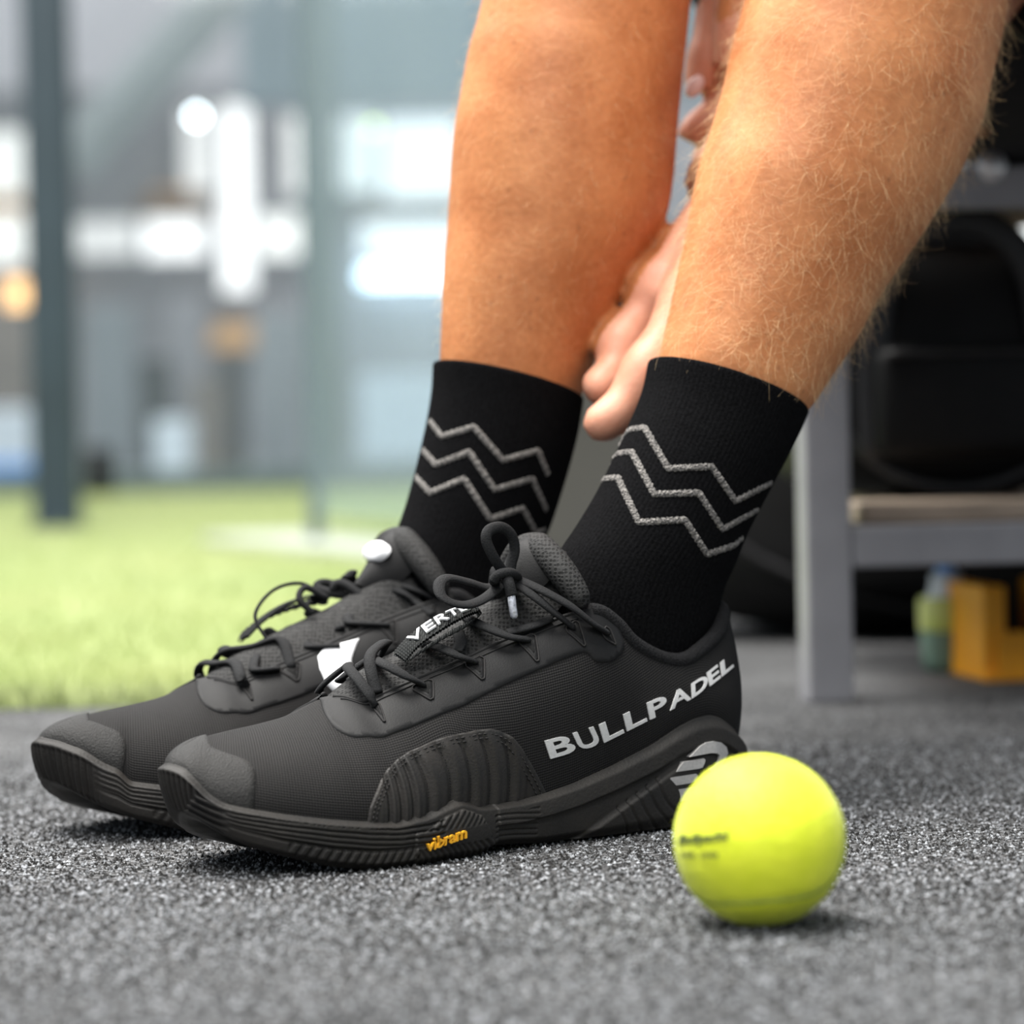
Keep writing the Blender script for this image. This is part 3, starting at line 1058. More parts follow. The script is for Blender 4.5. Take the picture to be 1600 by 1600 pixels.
    rl = [L(912, 948, .030), L(898, 922, .027), L(872, 886, .0185), L(849, 862, .0085), L(839, 856, 0)]
    rl = rl + [np.array([q[0], -q[1], q[2]]) for q in rl[-2::-1]]
    rc = catmull(rl, 90)
    rad = np.interp(np.linspace(0, 1, 90), [0, .06, .2, .5, .8, .94, 1], [.003, .0052, .0066, .0072, .0066, .0052, .003])
    mb.tube(rc, rad, 16)
    put(mb, 'tongue_pad', M['mesh'], tongue)
    # front face badge on tongue
    mb = MB()
    bc = np.array([.1155, 0, .1235])
    ax1 = np.array([-.55, 0, .83]); ax2 = np.array([0, 1.0, 0]); nx = np.array([.83, 0, .55])
    a = np.linspace(0, 2 * np.pi, 40, endpoint=False)
    rings = []
    for rr, hh in ((1.0, .0030), (.97, .0062), (.0, .0064)):
        rings.append(bc + rr * (np.cos(a)[:, None] * ax2 * .0105 + np.sin(a)[:, None] * ax1 * .0055) + nx * hh)
    mb.grid(np.array(rings), closed=True)
    if not near: put(mb, 'tongue_badge', M['white_print'], tongue)
    mb = MB()
    ctr2 = catmull([(.128, 0, .1100), (.1180, 0, .1215), (.1110, 0, .1310), (.1055, 0, .1350)], 20)
    g = []
    for i in range(20):
        row = []
        for q in np.linspace(-1, 1, 25):
            row.append((ctr2[i, 0] + .0040 - .012 * q * q, q * .019 * math.sin(.35 + 2.0 * i / 19), ctr2[i, 2] + .0010 - .007 * q * q))
        g.append(row)
    mb.grid(np.array(g))
    put(mb, 'tongue_tip', M['film'], tongue)

    # ---- eyelets
    EY = [((587, 1105), (600, 1128)), ((661, 1073), (673, 1093)), ((742, 1037), (753, 1061)), ((824, 1002), (838, 1032)), ((895, 982), (911, 1008)), ((946, 990), (958, 1006))]
    eyl = []
    for (p0, p1) in EY:
        a0 = st_at(*p0); a1 = st_at(*p1)
        eyl.append((a0, a1))
    for side in (1, -1):
        for a0, a1 in eyl:
            q0, q1 = a0 * [KS, KT], a1 * [KS, KT]
            dr = q1 - q0; ln = np.linalg.norm(dr); dr /= ln
            pr = np.array([-dr[1], dr[0]])
            shape = [q0 + pr * .0024 - dr * .0018, q0 + pr * .0034, q0 + pr * .0030 + dr * .002, q1 + pr * .0008, q1 + dr * .0006, q1 - pr * .0008,
                     q0 - pr * .0030 + dr * .002, q0 - pr * .0034, q0 - pr * .0024 - dr * .0018]
            mb = MB()
            patch(mb, side, [tuple(np.clip(x / [KS, KT], [0, 0], [NS, .995])) for x in shape], 0.0011, step=.0012, rim=.0004)
            e = put(mb, 'eyelet', M['film'])
            mb = MB()
            path = np.array(shape + shape[:1]) / [KS, KT]
            path[:, 1] = np.clip(path[:, 1], 0, .99)
            pp = catmull(path, 60)
            strip(mb, side, pp, .00042, .0012)
            put(mb, 'eyelet_rim', M['thread'], e)
            mb = MB()
            hs = [q0 + (x - q0) * .62 + dr * .0003 for x in shape]
            patch(mb, side, [tuple(np.clip(x / [KS, KT], [0, 0], [NS, .99])) for x in hs], 0.00135, step=.0012, rim=.0003)
            put(mb, 'eyelet_hole', M['hole'], e)

    # ---- lace
    def eye(i, side=1):
        a0 = eyl[i][0]
        p = S(side, a0[0], a0[1]); nn = SN(side, np.array([a0[0]]), np.array([a0[1]]))[0]
        return p + nn * .0012

    def mir(p):
        return np.array([p[0], -p[1], p[2]])
    st_ = []
    st_.append([eye(0), L(577, 1085, .0215), L(559, 1061, .014), L(545, 1045, .004), L(541, 1041, -.006), mir(L(577, 1085, .0215)), eye(0, -1)])
    st_.append([L(589, 1083, .0185), L(580, 1050, .0135), L(578, 1026, .007), L(588, 1012, -.002), L(604, 1006, -.010), eye(1, -1)])
    st_.append([eye(1), L(636, 1057, .0250), L(606, 1041, .018), L(588, 1032, .008), L(576, 1030, -.006), mir(L(600, 1070, .019)), eye(1, -1) + [.006, 0, 0]])
    st_.append([eye(2), L(717, 1025, .0265), L(690, 1013, .021), L(668, 1006, .012), L(655, 1003, -.006), mir(L(690, 1030, .018)), eye(2, -1)])
    st_.append([L(713, 1018, .0215), L(720, 1004, .018), L(716, 990, .010), L(710, 978, -.006), mir(L(740, 1000, .018))])
    st_.append([eye(3), L(797, 995, .0275), L(768, 984, .023), L(742, 972, .014), L(722, 963, -.006), mir(L(760, 990, .018)), eye(3, -1)])
    st_.append([L(793, 988, .0205), L(815, 983, .0235), L(838, 976, .0250), L(860, 966, .0250)])
    st_.append([eye(4), L(866, 957, .0300), L(838, 934, .0260), L(815, 917, .0190), L(797, 905, .011)])
    st_.append([eye(5), L(925, 973, .0360), L(893, 948, .0340), L(852, 925, .0270), L(822, 911, .0190), L(797, 902, .011)])
    st_.append([mir(np.array(eye(4))), mir(L(866, 957, .0215)), mir(L(838, 934, .015)), L(797, 905, -.001)])
    st_.append([mir(np.array(eye(5))), mir(L(925, 973, .0275)), mir(L(870, 938, .0200)), L(800, 903, -.002)])
    mb = MB()
    for q in st_:
        c_ = catmull(q, 40)
        if not near: c_[:, 2] -= .006 * np.exp(-(c_[:, 1] / .014) ** 2)
        mb.tube(c_, np.full(40, .0027), 10, flat=0.50, hint=(.25, .25 * (1 if q is not None else 1), .9))
    # bow loops, knot, free ends
    LL = L
    def L6(x, y, v): return LL(x, y, v + .007)
    loop1 = [L6(793, 903, .004), L6(772, 872, .007), L6(760, 845, .007), L6(764, 829, .006), L6(783, 824, .004), L6(799, 836, .003), L6(804, 858, .002), L6(799, 880, .002), L6(796, 902, .003)]
    loop2 = [L6(793, 905, .004), L6(765, 918, .000), L6(735, 910, .000), L6(703, 903, .002), L6(688, 910, .005), L6(688, 928, .010), L6(704, 941, .013), L6(730, 945, .013), L6(757, 935, .010), L6(785, 912, .006)]
    if near: mb.tube(catmull(loop1, 70), np.full(70, .0026), 10, flat=.62, hint=(.2, .9, .2))
    if near: mb.tube(catmull(loop2, 70), np.full(70, .0028), 10, flat=.45, hint=(.1, .5, .9))
    kn = [L6(772, 908, .010), L6(779, 898, .012), L6(795, 895, .013), L6(807, 900, .010), L6(806, 910, .004), L6(790, 913, .0), L6(774, 910, .004), L6(772, 904, .010)]
    kb = MB()
    kb.tube(catmull(kn, 50), np.full(50, .0023), 10)
    kb.tube(catmull([L6(790, 896, .006), L6(797, 904, .008), L6(790, 910, .006)], 12), np.full(12, .0036), 10)
    kb.tube(catmull([L6(792, 902, .012), L6(796, 915, .0145), L6(800, 931, .0155)], 16), np.full(16, .0026), 10)
    kb.tube(catmull([L6(775, 905, .004), L6(774, 892, .000), L6(772, 905, -.008), L6(770, 930, -.016)], 16), np.full(16, .0024), 10)
    if not near:
        kb.v = [(x_ + .004, y_ * 1.0, z_ - .0105) for x_, y_, z_ in kb.v]
    mb.add(kb.v, kb.f)
    lace = put(mb, 'lace', M['lace'])
    mb = MB()
    ag = catmull([L6(799, 930, .0157), L6(801, 948, .0165), L6(804, 966, .0165)], 12)
    mb.tube(ag, np.interp(np.arange(12), [0, 1, 10, 11], [.0018, .0019, .0018, .0011]), 10)
    if near: put(mb, 'aglet', M['aglet'], lace)
    mb = MB()
    mb.tube([(L6(770, 930, -.016)), L6(770, 948, -.019), L6(771, 962, -.021)], [.0018, .0018, .0012], 10)
    if near: put(mb, 'aglet', M['aglet'], lace)

    # ---- woven pull tab folded over the laces
    U_ = np.array([L(614, 1019, .008), L(640, 992, .008), L(680, 964, .008), L(712, 951, .007), L(736, 947, .006)])
    D_ = np.array([L(633, 1032, .017), L(655, 1007, .019), L(692, 981, .020), L(724, 963, .019), L(749, 953, .017)])
    Ug, Dg = catmull(U_, 40), catmull(D_, 40)

    def tabp(x, y):
        i = np.clip(x, 0, 1) * 39; k = min(int(i), 38); f = i - k
        a = Ug[k] * (1 - f) + Ug[k + 1] * f; b_ = Dg[k] * (1 - f) + Dg[k + 1] * f
        nn = np.cross(Ug[k + 1] - Ug[k], Dg[k] - Ug[k]); nn /= np.linalg.norm(nn)
        if nn[2] < 0: nn = -nn
        return b_ + (a - b_) * y, nn
    mb = MB()
    g = np.array([[tabp(x, y)[0] + tabp(x, y)[1] * (.0006 * math.sin(math.pi * y) + .0003 * math.cos(x * 190)) for y in np.linspace(0, 1, 9)] for x in np.linspace(0, 1, 120)])
    mb.grid(g)
    g2 = g - np.array([0, 0, .0012])
    mb.grid(g2)
    # the returning under layer of the fold
    lowU = catmull([L(749, 953, .018), L(752, 960, .019), L(735, 970, .021), L(700, 987, .022), L(664, 1010, .022), L(640, 1028, .019)], 60)
    lowD = catmull([L(742, 950, .006), L(747, 962, .012), L(730, 978, .022), L(694, 997, .024), L(657, 1020, .023), L(637, 1034, .020)], 60)
    g3 = np.stack([lowU + [0, 0, .0000], (lowU + lowD) / 2 + np.array([0, .0008, .0006]), lowD], 1)
    rip = .0004 * np.cos(np.arange(60) * 1.9)
    g3 = g3 + rip[:, None, None] * np.array([0, .7, .7])
    mb.grid(g3)
    mb.grid(g3 - np.array([0, .0012, .0008]))
    tab = put(mb, 'pull_tab', M['webbing'])
    if near:
        mbt = place_text('VERTEX', lambda x, y: (lambda q: (q[0] + q[1] * .0012, q[1]))(tabp(.20 + x * .82, .20 + .62 * y)), 'lettering', None, None, bold=.006, extrude=.0004)
        put(mbt, 'tab_lettering', M['white_print'], tab, False)

    if near:
        # ---- silver word on the side, letter by letter along its rising line
        base = np.array([(858, 1185), (905, 1172), (942, 1160), (978, 1142), (1014, 1124), (1047, 1109), (1080, 1091), (1108, 1072), (1127, 1057), (1147, 1040)])
        head = np.array([(849, 1158), (893, 1146), (934, 1133), (972, 1117), (1009, 1099), (1052, 1083), (1079, 1069), (1103, 1052), (1124, 1036), (1135, 1029)])
        word = 'BULLPADEL'
        gaps = [.07] * 9
        for i, ch in enumerate(word):
            b0, b1 = base[i], base[i + 1]
            h0, h1 = head[i], head[i + 1]

            def mp(x, y, b0=b0, b1=b1, h0=h0, ch=ch):
                k = 0.02 + x * 0.88
                if ch == 'A': k = -0.02 + x * 1.0
                q = b0 + (b1 - b0) * k + (h0 - b0) * y
                if ch == 'A': q = q + np.array([-8, 3]) * y
                p, nn = on_mesh(BVH_NEAR, q[0], q[1])
                lp = to_local(p); ln = np.array([nn @ EU, nn @ EV, nn[2]])
                return lp + ln * .0003, ln
            mbt = place_text(ch, mp, 'letter', None, None, bold=.022, extrude=.0003)
            put(mbt, 'letter', M['silver'], up, False)
        # ---- yellow word on the sole badge
        def mp2(x, y):
            q = np.array([666, 1330]) + x * np.array([62, -22]) + y * np.array([-2, -17])
            p, nn = on_mesh(BVH_SOLE, q[0], q[1])
            lp = to_local(p)
            return np.array([lp[0], .0525 + (lp[0] - .18) * .10, lp[2]]), np.array([0, 1.0, .0])
        mbt = place_text('vibram', mp2, 'lettering', None, None, shear=.15, bold=.022, extrude=.0010)
        put(mbt, 'sole_lettering', M['yellow_print'], sole, False)
        # ---- silver emblem of bars on the heel wedge
        arcs = [(1072, 1182), (1081, 1174), (1091, 1166), (1102, 1160), (1114, 1158), (1125, 1160), (1131, 1167), (1134, 1177), (1132, 1188), (1125, 1199), (1113, 1208),
                (1107, 1203), (1116, 1196), (1121, 1187), (1122, 1180), (1117, 1176.5), (1106, 1176), (1090, 1179)]
        bars = [arcs,
                [(1063, 1190), (1098, 1185), (1100, 1187), (1099, 1192), (1096, 1199), (1090, 1201), (1056, 1206)],
                [(1048, 1215), (1087, 1209), (1089, 1211), (1088, 1216), (1085, 1221), (1077, 1224), (1044, 1229)],
                [(1042, 1236), (1090, 1229), (1092, 1232), (1088, 1240), (1075, 1250), (1060, 1254), (1050, 1252), (1044, 1244)]]
        em = None
        for bpts in bars:
            mb = MB()
            q = np.array(bpts, float)
            res = delaunay_2d_cdt([Vector(x) for x in q], [(i, (i + 1) % len(q)) for i in range(len(q))], [], 1, 1e-6)
            tp = []
            for vtx in res[0]:
                p, nn = on_mesh(BVH_SOLE, vtx.x, vtx.y)
                lp = to_local(p)
                tp.append(np.array([lp[0], .0400 - max(0, .034 - lp[0]) * .42 - abs(lp[2] - .03) * .05, lp[2]]))
            nv = len(tp)
            vs = tp + [x - np.array([0, .004, 0]) for x in tp]
            fs = [list(f) for f in res[2]]
            nq = len(q)
            for i in range(nq):
                fs.append([i, (i + 1) % nq, (i + 1) % nq + nv, i + nv])
            mb.add(vs, fs)
            put(mb, 'emblem_bar', M['badge'], sole, False)
    else:
        wpx = [(495, 1028), (503, 1018), (518, 1011), (540, 1005), (562, 999), (556, 1013), (550, 1030), (549, 1050), (552, 1075), (540, 1085), (520, 1080), (506, 1066), (498, 1047)]
        poly = [tuple(st_at(x, y, BVH_FAR, -1, far_tf)) for x, y in wpx]
        mb = MB()
        patch(mb, -1, poly, 0.0016)
        put(mb, 'side_print', M['white_print'])
        fl1 = [(.176, .008, .090), (.185, .012, .102), (.175, .012, .116), (.160, .008, .118), (.150, .002, .112)]
        mb = MB()
        mb.tube(catmull([(.182, -.002, .086), (.184, .006, .098), (.172, .010, .109), (.158, .008, .112), (.148, .002, .106)], 40), np.full(40, .0009), 8)
        mb.tube(catmull([(.158, -.004, .098), (.163, .000, .105), (.157, .004, .110), (.148, .000, .105)], 40), np.full(40, .0016), 8)
        put(mb, 'loose_lace', M['lace'], lace)
    return root


gs = W(SOLE[2:].reshape(-1, 3))
rS, cS = SOLE.shape[0] - 2, SOLE.shape[1]
BVH_SOLE = BVHTree.FromPolygons([tuple(x) for x in gs],
                                [(i * cS + j, i * cS + (j + 1) % cS, (i + 1) * cS + (j + 1) % cS, (i + 1) * cS + j) for i in range(rS - 1) for j in range(cS)])
near_shoe = build_shoe(True)
tag(near_shoe, 'black laced court shoe nearest the camera with silver lettering along its side', 'shoe', 'black court shoes')
far_shoe = build_shoe(False)
tag(far_shoe, 'black court shoe behind the other one, showing a white patch and white tongue badge', 'shoe', 'black court shoes')

# ------------------------------------------------------------------ person
person = empty('person', tuple(SO * [1, 1, 0]))
PO = SO * [1, 1, 0]


def leg_rings(pairs, org, v0, rv_k, n_out):
    """rings across a limb lying in the shoe's lengthwise plane: photo left/right edge points, thickness ratio -> grid (rows, 48, 3)"""
    rows = []
    for (x0, y0, x1, y1), rk in zip(pairs, rv_k):
        xm, ym = (x0 + x1) / 2, (y0 + y1) / 2
        dr = ray(xm, ym)
        d = (v0 - (CP - org) @ EV) / (dr @ EV)
        c = CP + dr * d
        a = math.hypot(x1 - x0, y1 - y0) / 2 * d / FPX
        lp, rp = P(x0, y0, d), P(x1, y1, d)
        sl = (lp - rp); al = math.atan2(sl[2], math.hypot(sl[0], sl[1]) / math.cos(AZ))
        rv = rk * a
        ru = math.sqrt(max(1e-8, a * a - (rv * math.sin(AZ) * math.cos(al)) ** 2)) / math.cos(AZ) * math.cos(math.atan(math.tan(al) * .0))
        ru = min(ru, a * 1.25)
        rows.append(np.r_[c, ru, rv, al])
    R = catmull(rows, n_out)
    th = np.linspace(0, 2 * np.pi, 48, endpoint=False)
    g = np.empty((n_out, 48, 3))
    for i in range(n_out):
        c, ru, rv, al = R[i, :3], R[i, 3], R[i, 4], R[i, 5]
        e1 = EU * math.cos(al) + EZ * math.sin(al)
        g[i] = c + ru * np.cos(th)[:, None] * e1 + rv * np.sin(th)[:, None] * EV
    return g


near_pairs = [(950, 815, 1120, 860), (985, 720, 1165, 775), (1024, 625, 1225, 688), (1034, 552, 1266, 643), (1045, 500, 1297, 597), (1059, 437, 1334, 543), (1074, 368, 1368, 480),
              (1083, 322, 1393, 442), (1098, 247, 1437, 379), (1117, 190, 1470, 326), (1134, 132, 1500, 274), (1151, 57, 1530, 204), (1167, 0, 1543, 145),
              (1195, -100, 1566, 40), (1222, -200, 1575, -80), (1240, -300, 1560, -200), (1255, -370, 1545, -300), (1285, -420, 1525, -370), (1340, -455, 1475, -420)]
far_pairs = [(665, 800, 815, 840), (685, 720, 850, 765), (692, 640, 885, 690), (690, 563, 908, 622), (692, 500, 932, 560), (694, 437, 962, 497), (697, 390, 987, 450),
             (701, 345, 1017, 400), (704, 290, 1041, 345), (708, 230, 1052, 285), (712, 190, 1056, 240), (719, 150, 1060, 195), (733, 75, 1068, 115), (746, 30, 1074, 62),
             (765, -50, 1083, -30), (785, -150, 1092, -140), (800, -250, 1092, -240), (812, -330, 1085, -320), (840, -385, 1065, -375), (895, -425, 1015, -420)]
leg_n = leg_rings(near_pairs, SO, 0, [.90] * len(near_pairs), 120)
leg_f = leg_rings(far_pairs, SO_FAR, 0, [.90] * len(far_pairs), 120)
body = MB()
body.grid(leg_n, closed=True, caps=True)
body.grid(leg_f, closed=True, caps=True)
kn_n = leg_n[-14].mean(0); kn_f = leg_f[-14].mean(0)
hip_n = np.array([.51, 1.90, .452]); hip_f = np.array([.36, 2.06, .436])


def limb(pts, rad, n=40, sides=20, flat=1.0, hint=None):
    c = catmull(np.column_stack([np.array(pts), rad]), n)
    body.tube(c[:, :3], c[:, 3], sides, flat, hint)


def ball(c, r):
    a = np.linspace(-1, 1, 12)
    zz = np.sin(a * np.pi / 2); rr = np.cos(a * np.pi / 2) * .999 + .001
    body.tube(np.stack([np.full(12, c[0]), np.full(12, c[1]), c[2] + zz * r], 1), rr * r, 16, hint=(1, 0, 0))


for kn, hp, lw_ in ((kn_n, hip_n, 0.0), (kn_f, hip_f, .003)):
    ball(kn + [0.006, .006, .004], .060)
    limb([kn + [-.01, -.01, .0], kn + (hp - kn) * .3 + [0, 0, -.004], kn + (hp - kn) * .65 + [0, 0, -.006 - lw_], hp], [.058, .069, .081, .086])
pel = (hip_n + hip_f) / 2
side = (hip_n - hip_f) / np.linalg.norm(hip_n - hip_f)
fwd = np.array([-.66, -.74, 0])
sh_c = pel + fwd * .30 + np.array([0, 0, .46])
limb([hip_f - side * .04 + [0, 0, .02], pel + [0, 0, .03], hip_n + side * .04 + [0, 0, .02]], [.085, .105, .088])
limb([pel + [0, 0, .02], pel + (sh_c - pel) * .4 - fwd * .03, pel + (sh_c - pel) * .8 - fwd * .03, sh_c + [0, 0, .02]], [.125, .135, .145, .10])
sh_n = sh_c + side * .17; sh_f = sh_c - side * .17
limb([sh_f, sh_c, sh_n], [.065, .09, .065])
limb([sh_c, sh_c + fwd * .05 + [0, 0, .10], sh_c + fwd * .09 + [0, 0, .17]], [.065, .055, .055])
hd = sh_c + fwd * .13 + np.array([0, 0, .22])
limb([hd + [0, 0, -.10], hd + [0, 0, -.06], hd, hd + [0, 0, .07], hd + [0, 0, .115]], [.035, .065, .080, .070, .015])
limb([hd + fwd * .07 + [0, 0, .015], hd + fwd * .095 + [0, 0, -.025], hd + fwd * .07 + [0, 0, -.03]], [.008, .013, .010], 12, 10)

# hand pulling the near sock (its arm passes behind the near calf)
def Q(px, py, d): return P(px, py, d)


wr = Q(1140, 312, 1.565); el = Q(1500, -60, 1.70)
limb([sh_n, (sh_n + el) / 2 + side * .03, el], [.055, .047, .040])
limb([el, el + (wr - el) * .45, wr], [.043, .042, .028])
MC = [Q(1026, 450, 1.535), Q(1068, 470, 1.512), Q(1096, 500, 1.515), Q(1112, 535, 1.525)]
for q, r in zip(MC, (.0122, .0120, .011, .010)):
    limb([wr + (q - wr) * .05, wr + (q - wr) * .55, q], [.017, .0145, r], 16, 14)
limb([MC[0] + (wr - MC[0]) * .25, MC[0], Q(1001, 494, 1.532), Q(970, 540, 1.525), Q(960, 576, 1.517), Q(944, 597, 1.512), Q(928, 612, 1.509), Q(917, 620, 1.508)], [.0120, .0140, .0106, .0128, .0096, .0098, .0088, .0040], 44, 18)
limb([MC[1] + (wr - MC[1]) * .25, MC[1], Q(1040, 525, 1.500), Q(1008, 578, 1.492), Q(980, 622, 1.487), Q(956, 650, 1.484), Q(933, 666, 1.483), Q(917, 676, 1.483)], [.0120, .0132, .0106, .0126, .0100, .0102, .0092, .0042], 44, 18)
limb([MC[2], Q(1060, 580, 1.510), Q(1035, 630, 1.500), Q(1005, 668, 1.492), Q(980, 684, 1.488)], [.0110, .0096, .0100, .0085, .0072], 24, 14)
limb([MC[3], Q(1085, 605, 1.520), Q(1062, 650, 1.515), Q(1040, 680, 1.510)], [.0098, .0086, .0085, .0068], 24, 14)
limb([wr + np.array([-.002, .012, -.01]), Q(1120, 415, 1.575), Q(1105, 490, 1.580), Q(1085, 555, 1.570), Q(1068, 600, 1.560)], [.016, .0145, .012, .0112, .008], 24, 14)

# other hand, hanging between the legs
wr2 = Q(1205, -110, 1.66); el2 = Q(1150, -620, 1.86)
limb([sh_f, (sh_f + el2) / 2 - side * .03, el2], [.055, .047, .040])
limb([el2, el2 + (wr2 - el2) * .4, wr2], [.043, .041, .028])
M2 = [Q(1122, 12, 1.628), Q(1160, 20, 1.640), Q(1195, 25, 1.655), Q(1225, 20, 1.665)]
for q in M2:
    limb([wr2 + (q - wr2) * .05, wr2 + (q - wr2) * .55, q], [.018, .0155, .0115], 16, 14)
limb([M2[0], Q(1112, 62, 1.622), Q(1104, 95, 1.620), Q(1090, 140, 1.618)], [.0120, .0108, .0112, .0080], 24, 14)
limb([M2[1], Q(1150, 100, 1.630), Q(1132, 165, 1.625), Q(1090, 200, 1.622), Q(1078, 222, 1.622)], [.0115, .0105, .0105, .0090, .0078], 24, 14)
limb([M2[2], Q(1185, 110, 1.645), Q(1165, 190, 1.640), Q(1118, 240, 1.635), Q(1090, 236, 1.632)], [.0115, .0105, .0105, .0090, .0078], 24, 14)
limb([M2[3], Q(1215, 110, 1.66), Q(1195, 180, 1.655), Q(1160, 215, 1.648)], [.0105, .0095, .0092, .0075], 24, 14)
limb([wr2 + [0, -.01, 0], Q(1165, -20, 1.610), Q(1150, 50, 1.600), Q(1140, 105, 1.602)], [.017, .0145, .0125, .0085], 24, 14)

bo = mesh_obj('body', np.array(body.v) - PO, body.f, M['skin'], None)
md = bo.modifiers.new('remesh', 'REMESH'); md.mode = 'VOXEL'; md.voxel_size = 0.0021; md.use_smooth_shade = True
ms = bo.modifiers.new('smooth', 'SMOOTH'); ms.iterations = 4; ms.factor = 0.5
dg = bpy.context.evaluated_depsgraph_get()
bme = bpy.data.meshes.new_from_object(bo.evaluated_get(dg))
bo.modifiers.clear()
old = bo.data; bo.data = bme; bpy.data.meshes.remove(old)
bme.polygons.foreach_set('use_smooth', [True] * len(bme.polygons))
if not bme.materials: bme.materials.append(M['skin'])
bo.parent = person
# hands are less tanned than the legs
bme.materials.append(M['skin_hand'])
hp_ = np.array([wr, *[wr + (el - wr) * k_ for k_ in (.25, .5, .75, 1.0)], *[wr2 + (el2 - wr2) * k_ for k_ in (.25, .5, .75, 1.0)], *MC, Q(970, 540, 1.525), Q(930, 612, 1.51), Q(1008, 578, 1.492), Q(933, 666, 1.483), wr2, *M2, Q(1104, 95, 1.62), Q(1090, 160, 1.62), Q(1130, 200, 1.63)]) - PO
hr_ = np.array([.045] + [.07] * 8 + [.03] * 4 + [.022, .02, .022, .022, .05] + [.03] * 4 + [.03, .03, .04])
cent = np.empty(len(bme.polygons) * 3); bme.polygons.foreach_get('center', cent); cent = cent.reshape(-1, 3)
hit_ = np.zeros(len(cent), bool)
for q_, r_ in zip(hp_, hr_):
    hit_ |= ((cent - q_) ** 2).sum(1) < r_ * r_
# keep the legs themselves tanned
for g_ in (leg_n, leg_f):
    mid_ = g_.mean(1) - PO; rad_l = np.linalg.norm(g_ - g_.mean(1, keepdims=True), axis=2).max(1)
    for q_, r_ in zip(mid_[::3], rad_l[::3]):
        hit_ &= ((cent - q_) ** 2).sum(1) > (r_ * 1.02) ** 2
bme.polygons.foreach_set('material_index', hit_.astype(np.int32))
nb_ = MB()
nd_ = Q(1086, 134, 1.607)
aa = np.linspace(0, 2 * np.pi, 16, endpoint=False)
nb_.grid(np.array([nd_ - PO + k_ * (np.cos(aa)[:, None] * CR * .0048 + np.sin(aa)[:, None] * (CU * .0060 + CR * .002)) + np.array([0, -h_, 0]) for k_, h_ in ((1, -.004), (.95, .0008), (.6, .0016), (.0, .0018))]), closed=True)
nb_.build('fingernail', M['nail'], bo)

# socks
sock_near = [(1019, 556, 1257, 657), (1008, 605, 1237, 702), (985, 660, 1211, 752), (960, 713, 1188, 797), (935, 763, 1164, 845), (905, 812, 1147, 890),
             (872, 862, 1133, 925), (850, 915, 1124, 968), (842, 965, 1118, 1015), (842, 1015, 1110, 1060)]
sock_far = [(681, 562, 908, 634), (679, 605, 899, 684), (671, 655, 886, 735), (660, 703, 872, 782), (648, 750, 858, 825), (632, 800, 845, 860),
            (612, 850, 835, 900), (595, 900, 830, 945), (588, 945, 830, 990), (588, 990, 825, 1035)]
RVK = [.90, .90, .90, .88, .85, .80, .72, .66, .62, .60]
sg_n = leg_rings(sock_near, SO, 0, RVK, 110)
sg_f = leg_rings(sock_far, SO_FAR, 0, RVK, 110)


def stroke_on(mb, grid, pts, width):
    """raised knitted line on a sock: photo points put on the knit, widened in the cloth"""
    c = grid.shape[1]
    bv = BVHTree.FromPolygons([tuple(x) for x in grid.reshape(-1, 3)],
                              [(i * c + j, i * c + (j + 1) % c, (i + 1) * c + (j + 1) % c, (i + 1) * c + j) for i in range(grid.shape[0] - 1) for j in range(c)])
    pts = np.array(pts, float)
    path = []
    for a, b_ in zip(pts[:-1], pts[1:]):
        k = max(2, int(np.linalg.norm(b_ - a) / 3))
        for i in range(k): path.append(a + (b_ - a) * i / k)
    path.append(pts[-1]); path = np.array(path)
    p3 = []; n3 = []
    for q in path:
        h = bv.ray_cast(Vector(CP), Vector(ray(*q)).normalized())
        if h[0] is None:
            h = bv.find_nearest(Vector(P(q[0], q[1], np.linalg.norm(grid.mean((0, 1)) - CP))))
        nn = np.array(h[1]); p = np.array(h[0])
        if nn @ (p - CP) > 0: nn = -nn
        p3.append(p); n3.append(nn)
    p3 = np.array(p3); n3 = np.array(n3)
    # mitred ribbon with scalloped knit edges
    T = np.gradient(p3, axis=0); T /= np.linalg.norm(T, axis=1)[:, None] + 1e-12
    B = np.cross(n3, T); B /= np.linalg.norm(B, axis=1)[:, None] + 1e-12
    for _ in range(2):
        B = (np.roll(B, 1, 0) + 2 * B + np.roll(B, -1, 0)); B /= np.linalg.norm(B, axis=1)[:, None]
    B[0] = B[1]; B[-1] = B[-2]
    w = width / 2 * (1 + .16 * np.cos(np.arange(len(p3)) * 2.4))[:, None]
    up = n3 * (.0006 + .0002 * np.sin(np.arange(len(p3)) * 1.7))[:, None]
    g = np.stack([p3 - B * w - n3 * .0003, p3 - B * w * .8 + up, p3 + up * 1.3, p3 + B * w * .8 + up, p3 + B * w - n3 * .0003], 1)
    mb.grid(g - PO)


